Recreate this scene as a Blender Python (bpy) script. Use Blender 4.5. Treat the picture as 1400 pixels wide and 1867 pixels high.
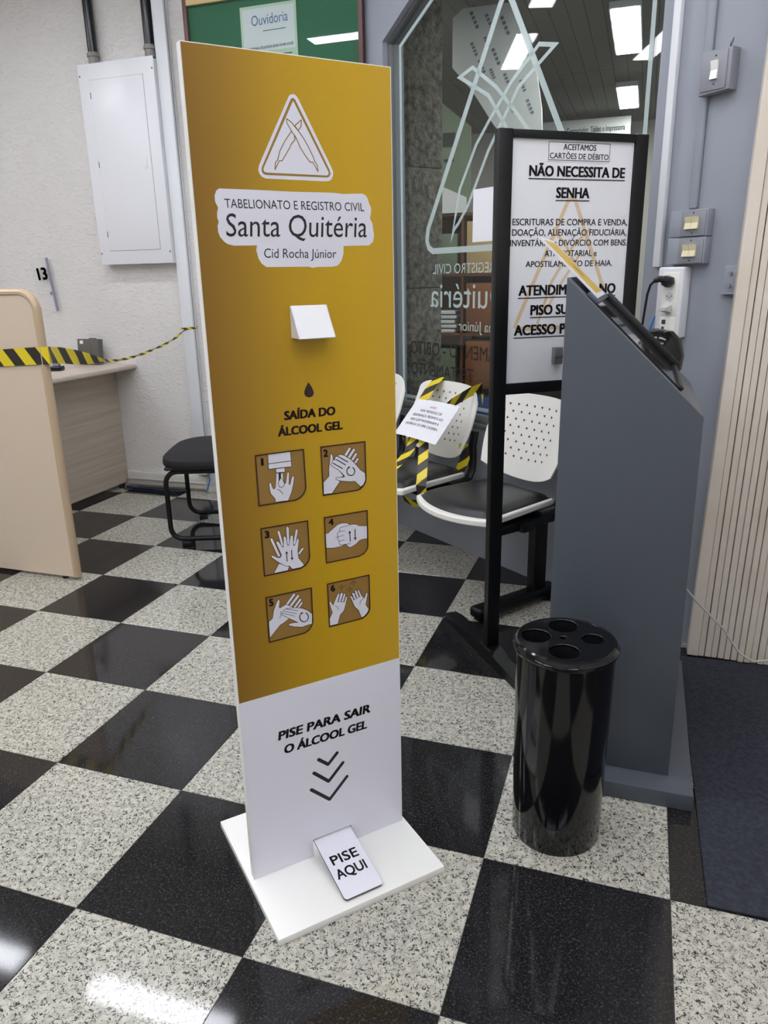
import bpy, bmesh, math, random
from mathutils import Vector, Matrix, Euler

for o in list(bpy.data.objects):
    bpy.data.objects.remove(o)
scene = bpy.context.scene
COL = scene.collection
R = math.radians
random.seed(7)

# ------------------------------------------------------------------ camera
W_PX, H_PX, F_PX = 1400.0, 1867.0, 1358.47
cam_d = bpy.data.cameras.new('camera')
cam = bpy.data.objects.new('camera', cam_d)
COL.objects.link(cam)
cam_d.sensor_fit = 'VERTICAL'
cam_d.sensor_height = 36.0
cam_d.lens = 36.0 * F_PX / H_PX
cam_d.clip_start = 0.05
cam_d.clip_end = 60
right = Vector((0.947606, 0.318825, -0.019844))
down = Vector((0.077718, -0.290357, -0.953757))
fwd = Vector((-0.309843, 0.902244, -0.299923))
m = Matrix((right, -down, -fwd)).transposed().to_4x4()
m.translation = Vector((1.0503, -1.3802, 1.2696))
cam.matrix_world = m
scene.camera = cam

# ------------------------------------------------------------------ world and exposure
world = bpy.data.worlds.new('world')
scene.world = world
world.use_nodes = True
world.node_tree.nodes['Background'].inputs[0].default_value = (0.75, 0.82, 0.9, 1)
world.node_tree.nodes['Background'].inputs[1].default_value = 0.25
scene.view_settings.view_transform = 'Standard'
scene.view_settings.look = 'None'
scene.view_settings.exposure = 0.82
scene.view_settings.gamma = 1.0
scene.view_settings.use_curve_mapping = False
LAMP = 12.5            # strength of the fluorescent diffusers in the room
GALLERY_LAMP = 20.0    # strength of the fluorescent diffusers beyond the glass

# ------------------------------------------------------------------ materials
def lin(c):
    if isinstance(c, str):
        c = [int(c[i:i + 2], 16) / 255 for i in (0, 2, 4)]
    return tuple(x / 12.92 if x <= 0.04045 else ((x + 0.055) / 1.055) ** 2.4 for x in c[:3]) + (1.0,)

class Nodes:
    def __init__(s, mat):
        s.t = mat.node_tree
    def n(s, kind, **kw):
        x = s.t.nodes.new(kind)
        for k, v in kw.items():
            if k.startswith('i_'):
                key = k[2:]
                key = int(key) if key.isdigit() else key.replace('_', ' ')
                x.inputs[key].default_value = v
            else:
                setattr(x, k, v)
        return x
    def l(s, a, b):
        s.t.links.new(a, b)

def mat(name, col, rough=0.5, metal=0.0, spec=0.5, bump=None, var=None, coat=0.0, emit=None):
    mt = bpy.data.materials.new(name)
    mt.use_nodes = True
    N = Nodes(mt)
    b = mt.node_tree.nodes['Principled BSDF']
    b.inputs['Base Color'].default_value = lin(col)
    b.inputs['Roughness'].default_value = rough
    b.inputs['Metallic'].default_value = metal
    b.inputs['Specular IOR Level'].default_value = spec
    b.inputs['Coat Weight'].default_value = coat
    b.inputs['Coat Roughness'].default_value = 0.08
    if emit:
        b.inputs['Emission Color'].default_value = lin(emit[0])
        b.inputs['Emission Strength'].default_value = emit[1]
    geo = None
    if bump or var:
        geo = N.n('ShaderNodeNewGeometry')
    if var:      # (scale, second colour, amount)
        no = N.n('ShaderNodeTexNoise', i_Scale=var[0], i_Detail=4.0, i_Roughness=0.6)
        N.l(geo.outputs['Position'], no.inputs['Vector'])
        rm = N.n('ShaderNodeMapRange', i_1=0.35, i_2=0.65, i_3=0.0, i_4=var[2])
        N.l(no.outputs['Fac'], rm.inputs[0])
        mx = N.n('ShaderNodeMix', data_type='RGBA')
        mx.inputs[6].default_value = lin(col)
        mx.inputs[7].default_value = lin(var[1])
        N.l(rm.outputs[0], mx.inputs[0])
        N.l(mx.outputs[2], b.inputs['Base Color'])
    if bump:     # (scale, strength, distance)
        no = N.n('ShaderNodeTexNoise', i_Scale=bump[0], i_Detail=5.0, i_Roughness=0.6)
        N.l(geo.outputs['Position'], no.inputs['Vector'])
        bp = N.n('ShaderNodeBump', i_Strength=bump[1], i_Distance=bump[2])
        N.l(no.outputs['Fac'], bp.inputs['Height'])
        N.l(bp.outputs[0], b.inputs['Normal'])
    return mt

def emission(name, col, strength):
    mt = bpy.data.materials.new(name)
    mt.use_nodes = True
    t = mt.node_tree
    t.nodes.remove(t.nodes['Principled BSDF'])
    e = t.nodes.new('ShaderNodeEmission')
    e.inputs[0].default_value = lin(col)
    e.inputs[1].default_value = strength
    t.links.new(e.outputs[0], t.nodes['Material Output'].inputs[0])
    return mt

def granite_light():
    mt = mat('granite_light', 'C9C7BC', 0.07, spec=0.45)
    N = Nodes(mt)
    b = mt.node_tree.nodes['Principled BSDF']
    g = N.n('ShaderNodeNewGeometry')
    n1 = N.n('ShaderNodeTexNoise', i_Scale=85.0, i_Detail=1.0, i_Distortion=1.2)
    n2 = N.n('ShaderNodeTexNoise', i_Scale=75.0, i_Detail=1.0)
    n3 = N.n('ShaderNodeTexNoise', i_Scale=60.0, i_Detail=3.0)
    n4 = N.n('ShaderNodeTexNoise', i_Scale=160.0, i_Detail=1.0, i_Distortion=1.0)
    for n in (n1, n2, n3, n4):
        N.l(g.outputs['Position'], n.inputs['Vector'])
    # thin worm-like dark flecks: narrow band of one noise, broken up by another
    s = N.n('ShaderNodeMath', operation='SUBTRACT'); s.inputs[1].default_value = 0.5
    N.l(n1.outputs['Fac'], s.inputs[0])
    a = N.n('ShaderNodeMath', operation='ABSOLUTE'); N.l(s.outputs[0], a.inputs[0])
    band = N.n('ShaderNodeMapRange', i_1=0.022, i_2=0.034, i_3=1.0, i_4=0.0); N.l(a.outputs[0], band.inputs[0])
    br = N.n('ShaderNodeMapRange', i_1=0.47, i_2=0.51, i_3=0.0, i_4=1.0); N.l(n2.outputs['Fac'], br.inputs[0])
    mul = N.n('ShaderNodeMath', operation='MULTIPLY'); N.l(band.outputs[0], mul.inputs[0]); N.l(br.outputs[0], mul.inputs[1])
    dots = N.n('ShaderNodeMapRange', i_1=0.61, i_2=0.65, i_3=0.0, i_4=0.9); N.l(n4.outputs['Fac'], dots.inputs[0])
    mxm = N.n('ShaderNodeMath', operation='MAXIMUM'); N.l(mul.outputs[0], mxm.inputs[0]); N.l(dots.outputs[0], mxm.inputs[1])
    cr = N.n('ShaderNodeValToRGB')
    cr.color_ramp.elements[0].position = 0.38; cr.color_ramp.elements[0].color = lin('ABA89D')
    cr.color_ramp.elements[1].position = 0.62; cr.color_ramp.elements[1].color = lin('C4C0B3')
    N.l(n3.outputs['Fac'], cr.inputs[0])
    mx = N.n('ShaderNodeMix', data_type='RGBA')
    mx.inputs[7].default_value = lin('303134')
    N.l(mxm.outputs[0], mx.inputs[0]); N.l(cr.outputs[0], mx.inputs[6])
    N.l(mx.outputs[2], b.inputs['Base Color'])
    return mt

def granite_dark():
    mt = mat('granite_dark', '232224', 0.07, spec=0.45)
    N = Nodes(mt)
    b = mt.node_tree.nodes['Principled BSDF']
    g = N.n('ShaderNodeNewGeometry')
    n1 = N.n('ShaderNodeTexNoise', i_Scale=230.0, i_Detail=2.0, i_Distortion=0.8)
    N.l(g.outputs['Position'], n1.inputs['Vector'])
    cr = N.n('ShaderNodeValToRGB')
    cr.color_ramp.elements[0].position = 0.52; cr.color_ramp.elements[0].color = lin('1B1A1C')
    cr.color_ramp.elements[1].position = 0.80; cr.color_ramp.elements[1].color = lin('4A4745')
    N.l(n1.outputs['Fac'], cr.inputs[0])
    N.l(cr.outputs[0], b.inputs['Base Color'])
    return mt

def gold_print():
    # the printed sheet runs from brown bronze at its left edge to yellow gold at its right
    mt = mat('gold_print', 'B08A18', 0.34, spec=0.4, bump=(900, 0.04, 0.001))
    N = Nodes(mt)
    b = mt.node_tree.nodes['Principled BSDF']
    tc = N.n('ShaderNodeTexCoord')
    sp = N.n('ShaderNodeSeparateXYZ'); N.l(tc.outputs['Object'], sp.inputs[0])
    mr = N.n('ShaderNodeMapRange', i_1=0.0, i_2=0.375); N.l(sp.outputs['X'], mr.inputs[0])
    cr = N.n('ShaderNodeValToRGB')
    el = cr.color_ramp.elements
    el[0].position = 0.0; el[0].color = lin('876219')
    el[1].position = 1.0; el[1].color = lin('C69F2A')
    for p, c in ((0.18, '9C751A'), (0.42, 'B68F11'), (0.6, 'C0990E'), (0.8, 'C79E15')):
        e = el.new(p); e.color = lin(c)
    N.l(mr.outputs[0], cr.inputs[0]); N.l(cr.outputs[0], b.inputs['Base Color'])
    return mt

def tape_mat():
    mt = mat('tape', 'E6CF22', 0.35)
    N = Nodes(mt)
    b = mt.node_tree.nodes['Principled BSDF']
    uv = N.n('ShaderNodeUVMap')
    sp = N.n('ShaderNodeSeparateXYZ'); N.l(uv.outputs[0], sp.inputs[0])
    k = N.n('ShaderNodeMath', operation='MULTIPLY'); k.inputs[1].default_value = 0.45; N.l(sp.outputs['Y'], k.inputs[0])
    ad = N.n('ShaderNodeMath', operation='ADD'); N.l(sp.outputs['X'], ad.inputs[0]); N.l(k.outputs[0], ad.inputs[1])
    fr = N.n('ShaderNodeMath', operation='FRACT'); N.l(ad.outputs[0], fr.inputs[0])
    gt = N.n('ShaderNodeMath', operation='GREATER_THAN'); gt.inputs[1].default_value = 0.5; N.l(fr.outputs[0], gt.inputs[0])
    mx = N.n('ShaderNodeMix', data_type='RGBA')
    mx.inputs[6].default_value = lin('E2CB20'); mx.inputs[7].default_value = lin('2C2520')
    N.l(gt.outputs[0], mx.inputs[0]); N.l(mx.outputs[2], b.inputs['Base Color'])
    return mt

def glass_mat():
    mt = bpy.data.materials.new('pane_glass')
    mt.use_nodes = True
    t = mt.node_tree
    t.nodes.remove(t.nodes['Principled BSDF'])
    tr = t.nodes.new('ShaderNodeBsdfTransparent'); tr.inputs[0].default_value = (0.9, 0.93, 0.915, 1)
    gl = t.nodes.new('ShaderNodeBsdfGlossy'); gl.inputs['Roughness'].default_value = 0.0
    lw = t.nodes.new('ShaderNodeLayerWeight'); lw.inputs[0].default_value = 0.5
    pw = t.nodes.new('ShaderNodeMath'); pw.operation = 'POWER'; pw.inputs[1].default_value = 5.0
    fr = t.nodes.new('ShaderNodeMath'); fr.operation = 'MULTIPLY_ADD'; fr.inputs[1].default_value = 0.96; fr.inputs[2].default_value = 0.04
    t.links.new(lw.outputs['Facing'], pw.inputs[0]); t.links.new(pw.outputs[0], fr.inputs[0])
    mx = t.nodes.new('ShaderNodeMixShader')
    t.links.new(fr.outputs[0], mx.inputs[0]); t.links.new(tr.outputs[0], mx.inputs[1]); t.links.new(gl.outputs[0], mx.inputs[2])
    t.links.new(mx.outputs[0], t.nodes['Material Output'].inputs[0])
    return mt

def clear_mat(name, col, alpha):
    mt = bpy.data.materials.new(name)
    mt.use_nodes = True
    t = mt.node_tree
    b = t.nodes['Principled BSDF']
    b.inputs['Base Color'].default_value = lin(col); b.inputs['Roughness'].default_value = 0.25
    tr = t.nodes.new('ShaderNodeBsdfTransparent')
    mx = t.nodes.new('ShaderNodeMixShader'); mx.inputs[0].default_value = alpha
    t.links.new(tr.outputs[0], mx.inputs[1]); t.links.new(b.outputs[0], mx.inputs[2])
    t.links.new(mx.outputs[0], t.nodes['Material Output'].inputs[0])
    return mt

def planks_mat(name, c1, c2):      # streaky laminate
    mt = mat(name, c1, 0.45)
    N = Nodes(mt)
    b = mt.node_tree.nodes['Principled BSDF']
    tc = N.n('ShaderNodeTexCoord')
    mp = N.n('ShaderNodeMapping'); mp.inputs['Scale'].default_value = (3, 1.2, 34)
    no = N.n('ShaderNodeTexNoise', i_Scale=1.0, i_Detail=3.0)
    N.l(tc.outputs['Object'], mp.inputs[0]); N.l(mp.outputs[0], no.inputs['Vector'])
    cr = N.n('ShaderNodeValToRGB')
    cr.color_ramp.elements[0].position = 0.35; cr.color_ramp.elements[0].color = lin(c1)
    cr.color_ramp.elements[1].position = 0.65; cr.color_ramp.elements[1].color = lin(c2)
    N.l(no.outputs['Fac'], cr.inputs[0]); N.l(cr.outputs[0], b.inputs['Base Color'])
    return mt

def wall_paint():
    mt = mat('wall_white', 'E0DDDA', 0.7, spec=0.3, var=(1.3, 'D7D4D0', 0.7))
    N = Nodes(mt)
    b = mt.node_tree.nodes['Principled BSDF']
    g = N.n('ShaderNodeNewGeometry')
    n1 = N.n('ShaderNodeTexNoise', i_Scale=70.0, i_Detail=3.0, i_Distortion=0.6)
    mp = N.n('ShaderNodeMapping'); mp.inputs['Scale'].default_value = (0.55, 1, 1.3)
    N.l(g.outputs['Position'], mp.inputs[0]); N.l(mp.outputs[0], n1.inputs['Vector'])
    st = N.n('ShaderNodeMapRange', i_1=0.50, i_2=0.72); N.l(n1.outputs['Fac'], st.inputs[0])
    bp = N.n('ShaderNodeBump', i_Strength=0.55, i_Distance=0.006)
    N.l(st.outputs[0], bp.inputs['Height']); N.l(bp.outputs[0], b.inputs['Normal'])
    return mt

M = dict(
    wall=wall_paint(),
    grey_wall=mat('wall_grey', '969AA4', 0.42, spec=0.4, bump=(60, 0.12, 0.002)),
    plain=mat('wall_plain', 'DCD9D3', 0.7),
    ceil=mat('ceiling_white', 'DADAD6', 0.75),
    grout=mat('grout', '3A3836', 0.7),
    g_light=granite_light(), g_dark=granite_dark(),
    gold=gold_print(), white_print=mat('white_print', 'E6E5F0', 0.35, spec=0.4),
    white_board=mat('white_board', 'F0EFEB', 0.4, spec=0.4),
    white=mat('white_paint', 'E6E6EA', 0.3), white_plastic=mat('white_plastic', 'EFEDE6', 0.32),
    ink=mat('ink_black', '17151B', 0.5), ink_brown=mat('ink_brown', '2A0F10', 0.5),
    art_white=mat('art_white', 'DEDDE8', 0.4), picto=mat('picto_bronze', '937033', 0.4),
    gold_line=mat('gold_line', '94722A', 0.4), gold_faint=mat('gold_faint', 'DDC4A0', 0.5),
    grey_metal=mat('kiosk_grey', '4E535C', 0.36, spec=0.45, bump=(250, 0.06, 0.001)),
    screen=mat('screen_glass', '0C0D10', 0.05, spec=0.6), black_gloss=mat('black_gloss', '0A0A0D', 0.10, spec=0.45),
    black=mat('black_plastic', '121215', 0.42), black_metal=mat('black_metal', '090A0C', 0.42, spec=0.35),
    vinyl=mat('black_vinyl', '1B1B1D', 0.38, bump=(400, 0.08, 0.001)), cloth=mat('black_cloth', '17161A', 0.75, bump=(700, 0.2, 0.001)),
    hole=mat('hole_dark', '3B3B39', 0.6),
    beige=mat('partition_beige', 'D3C1AC', 0.5, spec=0.35), beige_edge=mat('partition_edging', 'BFA689', 0.33),
    desk=planks_mat('desk_laminate', 'C4B7A8', 'B3A594'), desk_top=planks_mat('desk_top', 'D0C3B6', 'C4B5A6'),
    steel=mat('grey_steel', '77777A', 0.4, metal=0.3), pipe=mat('pipe_black', '16171C', 0.25), collar=mat('pipe_collar', '8C8884', 0.5),
    green=mat('board_green', '1C6B4A', 0.6), wood=mat('frame_wood', '5A3A33', 0.45), wood_light=mat('wood_light', 'C9AE7C', 0.5),
    paper=mat('paper', 'E9E9EE', 0.6), poster_green=mat('poster_green', 'C9DBC6', 0.35), blue_ink=mat('blue_ink', '4F66A8', 0.5), red_ink=mat('red_ink', 'B0484A', 0.5),
    gate=mat('gate_beige', 'E4DACD', 0.45, var=(5, 'D8CBBB', 0.7)), gate_gap=mat('gate_gap', '2B2723', 0.7),
    mat_navy=mat('mat_navy', '484A54', 0.95, spec=0.1, bump=(500, 0.9, 0.004), var=(90, '363840', 0.8)),
    cream=mat('switch_cream', 'EADFB9', 0.3), switch_grey=mat('switch_grey', '8B8C94', 0.45), socket=mat('socket_grey', 'C9CAC8', 0.4), slot=mat('slot_dark', '3C3C3C', 0.5),
    duct=mat('duct_white', 'E4E6EA', 0.35), base=mat('baseboard', 'D5D3CC', 0.5, bump=(40, 0.3, 0.003)),
    blue_cable=mat('cable_blue', '2F6FB5', 0.4), navy_cable=mat('cable_navy', '1D2640', 0.4), white_cable=mat('cable_white', 'C9C8C4', 0.4),
    tape=tape_mat(), glass=glass_mat(), frost=clear_mat('frosted_film', 'B9C8C6', 0.82), acrylic=clear_mat('clear_acrylic', 'E6E6EE', 0.03),
    acrylic_edge=mat('acrylic_edge', '8D8CA0', 0.3), vinyl_letter=mat('vinyl_letter', '15181C', 0.4),
    stone=mat('column_stone', '8E8B82', 0.8, bump=(45, 1.0, 0.02), var=(30, '4B483F', 1.0)),
    plank=mat('gallery_plank', '8C8B86', 0.5), dark_shop=mat('shop_dark', '2B2724', 0.7), brown=mat('shop_brown', '6A432B', 0.6), orange=mat('shop_orange', '8F5631', 0.6),
    gallery_floor=mat('gallery_floor', '6F6A62', 0.4), red=mat('shop_red', 'A02F2B', 0.5), mint=mat('shop_mint', 'BFD6BF', 0.6), sage=mat('shop_sage', '75836F', 0.6), shop_blue=mat('shop_blue', '2E4C8F', 0.5),
    plastic_grey=mat('device_grey', '5C5955', 0.5), pearl=mat('sign_pearl', 'ECEFF0', 0.35), yellow=mat('plate_yellow', 'D3AE2C', 0.4),
    lamp=emission('lamp_diffuser', 'F4F7FF', LAMP), gallery_lamp=emission('gallery_lamp', 'FFFEFA', GALLERY_LAMP), led_blue=emission('blue_led', '4A6BFF', 2.5),
)

# ------------------------------------------------------------------ mesh helpers
class MB:
    def __init__(s):
        s.bm = bmesh.new()
        s.uv = None
    def box(s, x0, x1, y0, y1, z0, z1, bev=0.0, seg=2, mtx=None):
        r = bmesh.ops.create_cube(s.bm, size=1.0)
        vs = r['verts']
        for v in vs:
            v.co = Vector(((x0 + x1) / 2 + v.co.x * (x1 - x0), (y0 + y1) / 2 + v.co.y * (y1 - y0), (z0 + z1) / 2 + v.co.z * (z1 - z0)))
        if mtx is not None:
            for v in vs:
                v.co = mtx @ v.co
        if bev:
            es = list({e for v in vs for e in v.link_edges})
            bmesh.ops.bevel(s.bm, geom=es, offset=bev, segments=seg, affect='EDGES', profile=0.5)
        return s
    def poly(s, pts):
        f = s.bm.faces.new([s.bm.verts.new(p) for p in pts])
        return f
    def prism(s, pts, vec, bev=0.0, seg=2):
        vec = Vector(vec)
        a = [s.bm.verts.new(p) for p in pts]
        b = [s.bm.verts.new(Vector(p) + vec) for p in pts]
        fs = [s.bm.faces.new(a), s.bm.faces.new(b[::-1])]
        n = len(pts)
        for i in range(n):
            fs.append(s.bm.faces.new((a[i], b[i], b[(i + 1) % n], a[(i + 1) % n])))
        if bev:
            es = list(fs[0].edges) + list(fs[1].edges)
            bmesh.ops.bevel(s.bm, geom=es, offset=bev, segments=seg, affect='EDGES', profile=0.5)
        return s
    def tube(s, path, r, n=10, closed=False, flat=1.0):
        path = [Vector(p) for p in path]
        k = len(path)
        rings = []
        up = None
        for i, p in enumerate(path):
            if closed:
                t = (path[(i + 1) % k] - path[i - 1]).normalized()
            else:
                t = (path[min(i + 1, k - 1)] - path[max(i - 1, 0)]).normalized()
            if up is None:
                up = Vector((0, 0, 1)) if abs(t.z) < 0.9 else Vector((1, 0, 0))
            u = (up - t * up.dot(t)).normalized()
            w = t.cross(u)
            up = u
            rr = r[i] if isinstance(r, (list, tuple)) else r
            rings.append([s.bm.verts.new(p + u * rr * math.cos(2 * math.pi * j / n) + w * rr * flat * math.sin(2 * math.pi * j / n)) for j in range(n)])
        m_ = k if closed else k - 1
        for i in range(m_):
            a, b = rings[i], rings[(i + 1) % k]
            for j in range(n):
                s.bm.faces.new((a[j], b[j], b[(j + 1) % n], a[(j + 1) % n]))
        if not closed:
            s.bm.faces.new(rings[0][::-1]); s.bm.faces.new(rings[-1])
        return s
    def lathe(s, prof, c=(0, 0, 0), n=48):
        c = Vector(c)
        rings = []
        for r, z in prof:
            if r < 1e-6:
                rings.append([s.bm.verts.new(c + Vector((0, 0, z)))])
            else:
                rings.append([s.bm.verts.new(c + Vector((r * math.cos(2 * math.pi * j / n), r * math.sin(2 * math.pi * j / n), z))) for j in range(n)])
        for a, b in zip(rings, rings[1:]):
            for j in range(n):
                if len(a) == 1 and len(b) > 1:
                    s.bm.faces.new((a[0], b[(j + 1) % n], b[j]))
                elif len(b) == 1 and len(a) > 1:
                    s.bm.faces.new((a[j], a[(j + 1) % n], b[0]))
                elif len(a) > 1:
                    s.bm.faces.new((a[j], a[(j + 1) % n], b[(j + 1) % n], b[j]))
        return s
    def disc(s, c, r, nrm, n=12, depth=0.0):
        nrm = Vector(nrm).normalized()
        u = nrm.orthogonal().normalized(); w = nrm.cross(u)
        pts = [Vector(c) + u * r * math.cos(2 * math.pi * j / n) + w * r * math.sin(2 * math.pi * j / n) for j in range(n)]
        if depth:
            s.prism(pts, nrm * depth)
        else:
            s.poly(pts)
        return s
    def grid(s, fn, nu, nv):
        vs = [[s.bm.verts.new(fn(i / nu, j / nv)) for j in range(nv + 1)] for i in range(nu + 1)]
        for i in range(nu):
            for j in range(nv):
                s.bm.faces.new((vs[i][j], vs[i + 1][j], vs[i + 1][j + 1], vs[i][j + 1]))
        return s
    def shell(s, fn, nu, nv, th):          # thick sheet from a surface function returning (point, normal)
        top = [[None] * (nv + 1) for _ in range(nu + 1)]; bot = [[None] * (nv + 1) for _ in range(nu + 1)]
        for i in range(nu + 1):
            for j in range(nv + 1):
                p, nn = fn(i / nu, j / nv)
                top[i][j] = s.bm.verts.new(p); bot[i][j] = s.bm.verts.new(Vector(p) - Vector(nn) * th)
        for i in range(nu):
            for j in range(nv):
                s.bm.faces.new((top[i][j], top[i + 1][j], top[i + 1][j + 1], top[i][j + 1]))
                s.bm.faces.new((bot[i][j], bot[i][j + 1], bot[i + 1][j + 1], bot[i + 1][j]))
        for i in range(nu):
            s.bm.faces.new((top[i][0], bot[i][0], bot[i + 1][0], top[i + 1][0]))
            s.bm.faces.new((top[i][nv], top[i + 1][nv], bot[i + 1][nv], bot[i][nv]))
        for j in range(nv):
            s.bm.faces.new((top[0][j], top[0][j + 1], bot[0][j + 1], bot[0][j]))
            s.bm.faces.new((top[nu][j], bot[nu][j], bot[nu][j + 1], top[nu][j + 1]))
        return s
    def ribbon(s, pts, widths, dirs, period=0.11):
        # flat tape; u runs along it in stripe periods, v across
        uvl = s.bm.loops.layers.uv.get('UVMap') or s.bm.loops.layers.uv.new('UVMap')
        pts = [Vector(p) for p in pts]
        L = 0.0
        prev = None
        for i, p in enumerate(pts):
            d = Vector(dirs[i] if isinstance(dirs, list) else dirs).normalized()
            w = widths[i] if isinstance(widths, list) else widths
            if i:
                L += (p - pts[i - 1]).length
            cur = (s.bm.verts.new(p - d * w / 2), s.bm.verts.new(p + d * w / 2), L / period)
            if prev:
                f = s.bm.faces.new((prev[0], cur[0], cur[1], prev[1]))
                for lp, uv in zip(f.loops, ((prev[2], 0), (cur[2], 0), (cur[2], 1), (prev[2], 1))):
                    lp[uvl].uv = uv
            prev = cur
        return s
    def build(s, name, material, parent=None, smooth=True, recalc=True):
        if recalc:
            bmesh.ops.recalc_face_normals(s.bm, faces=s.bm.faces)
        me = bpy.data.meshes.new(name)
        s.bm.to_mesh(me); s.bm.free()
        if smooth:
            for p in me.polygons:
                p.use_smooth = True
            me.set_sharp_from_angle(angle=R(35))
        me.materials.append(material)
        o = bpy.data.objects.new(name, me)
        COL.objects.link(o)
        if parent:
            o.parent = parent
        return o

def tag(o, label=None, cat=None, group=None, kind=None):
    if label: o['label'] = label
    if cat: o['category'] = cat
    if group: o['group'] = group
    if kind: o['kind'] = kind
    return o

def thing(name, label, cat, loc=(0, 0, 0), rz=0.0, group=None):
    o = bpy.data.objects.new(name, None)
    o.empty_display_size = 0.1
    COL.objects.link(o)
    o.location = loc; o.rotation_euler = (0, 0, rz)
    return tag(o, label, cat, group)

def struct(o):
    o['kind'] = 'structure'
    return o

# window wall frame: s runs along the wall to the right, o is the distance into the room
W0 = Vector((-0.010, 2.192, 0.0)); WA = R(-36.61)
WD = Vector((math.cos(WA), math.sin(WA), 0)); WNRM = Vector((math.sin(WA), -math.cos(WA), 0))
def wl(s, o, z):
    return W0 + WD * s + WNRM * o + Vector((0, 0, z))
# local coordinates of an object turned by WA: x = s, y = -o

# flat artwork on a local plane: pts (mm) -> local 3D
def stroke(mb, pts, w, to3, closed=False, caps=True):
    pts = [Vector((p[0], p[1])) for p in pts]
    if closed:
        pts = pts + [pts[0]]
    for a, b in zip(pts, pts[1:]):
        d = b - a
        if d.length < 1e-6:
            continue
        n = Vector((-d.y, d.x)).normalized() * w / 2
        mb.poly([to3(q.x, q.y) for q in (a - n, b - n, b + n, a + n)])
    js = pts if caps else pts[1:-1]
    for p in js:
        mb.poly([to3(p.x + w / 2 * math.cos(t * math.pi / 4), p.y + w / 2 * math.sin(t * math.pi / 4)) for t in range(8)])

_txt = {}
def text_data(st):
    if st not in _txt:
        cu = bpy.data.curves.new('t', 'FONT')
        cu.body = st; cu.resolution_u = 3
        ob = bpy.data.objects.new('t', cu)
        COL.objects.link(ob)
        dg = bpy.context.evaluated_depsgraph_get()
        me = bpy.data.meshes.new_from_object(ob.evaluated_get(dg))
        vs = [(v.co.x, v.co.y) for v in me.vertices]; fs = [tuple(p.vertices) for p in me.polygons]
        bpy.data.objects.remove(ob); bpy.data.curves.remove(cu); bpy.data.meshes.remove(me)
        _txt[st] = (vs, fs)
    return _txt[st]

def text_part(st, BL, BR, TL, to3, material, parent, bold=0.0, name='lettering'):
    """letters fitted so that the baseline runs BL-BR and the capitals rise to TL (plane units);
    bold letters are overprinted a little to each side"""
    vs, fs = text_data(st)
    cap = max(v[1] for v in text_data('H')[0])
    # stroke weight is a share of the letters' height, whatever their width
    x0 = min(v[0] for v in vs); x1 = max(v[0] for v in vs)
    BL = Vector(BL)
    b = bold * 1.35 * (Vector(TL) - BL).length / ((Vector(BR) - BL).length / (x1 - x0))
    if bold > 0:
        bold_y = bold * .9
        x0 -= b; x1 += b
        bold, b = bold_y, b
    ux = (Vector(BR) - BL) / (x1 - x0); uy = (Vector(TL) - BL) / (cap + bold)
    me = bpy.data.meshes.new(name)
    pts, faces = [], []
    sh = ((0, 0),) if bold <= 0 else ((-b, 0), (b, 0), (-b, bold), (b, bold), (0, bold / 2))
    for sx, sy in sh:
        k = len(pts)
        for x, y in vs:
            p = BL + ux * (x + sx - x0) + uy * (y + sy)
            pts.append(to3(p.x, p.y))
        faces += [tuple(i + k for i in f) for f in fs]
    me.from_pydata(pts, [], faces); me.update()
    me.materials.append(material)
    o = bpy.data.objects.new(name, me)
    COL.objects.link(o)
    o.parent = parent
    return o

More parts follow.
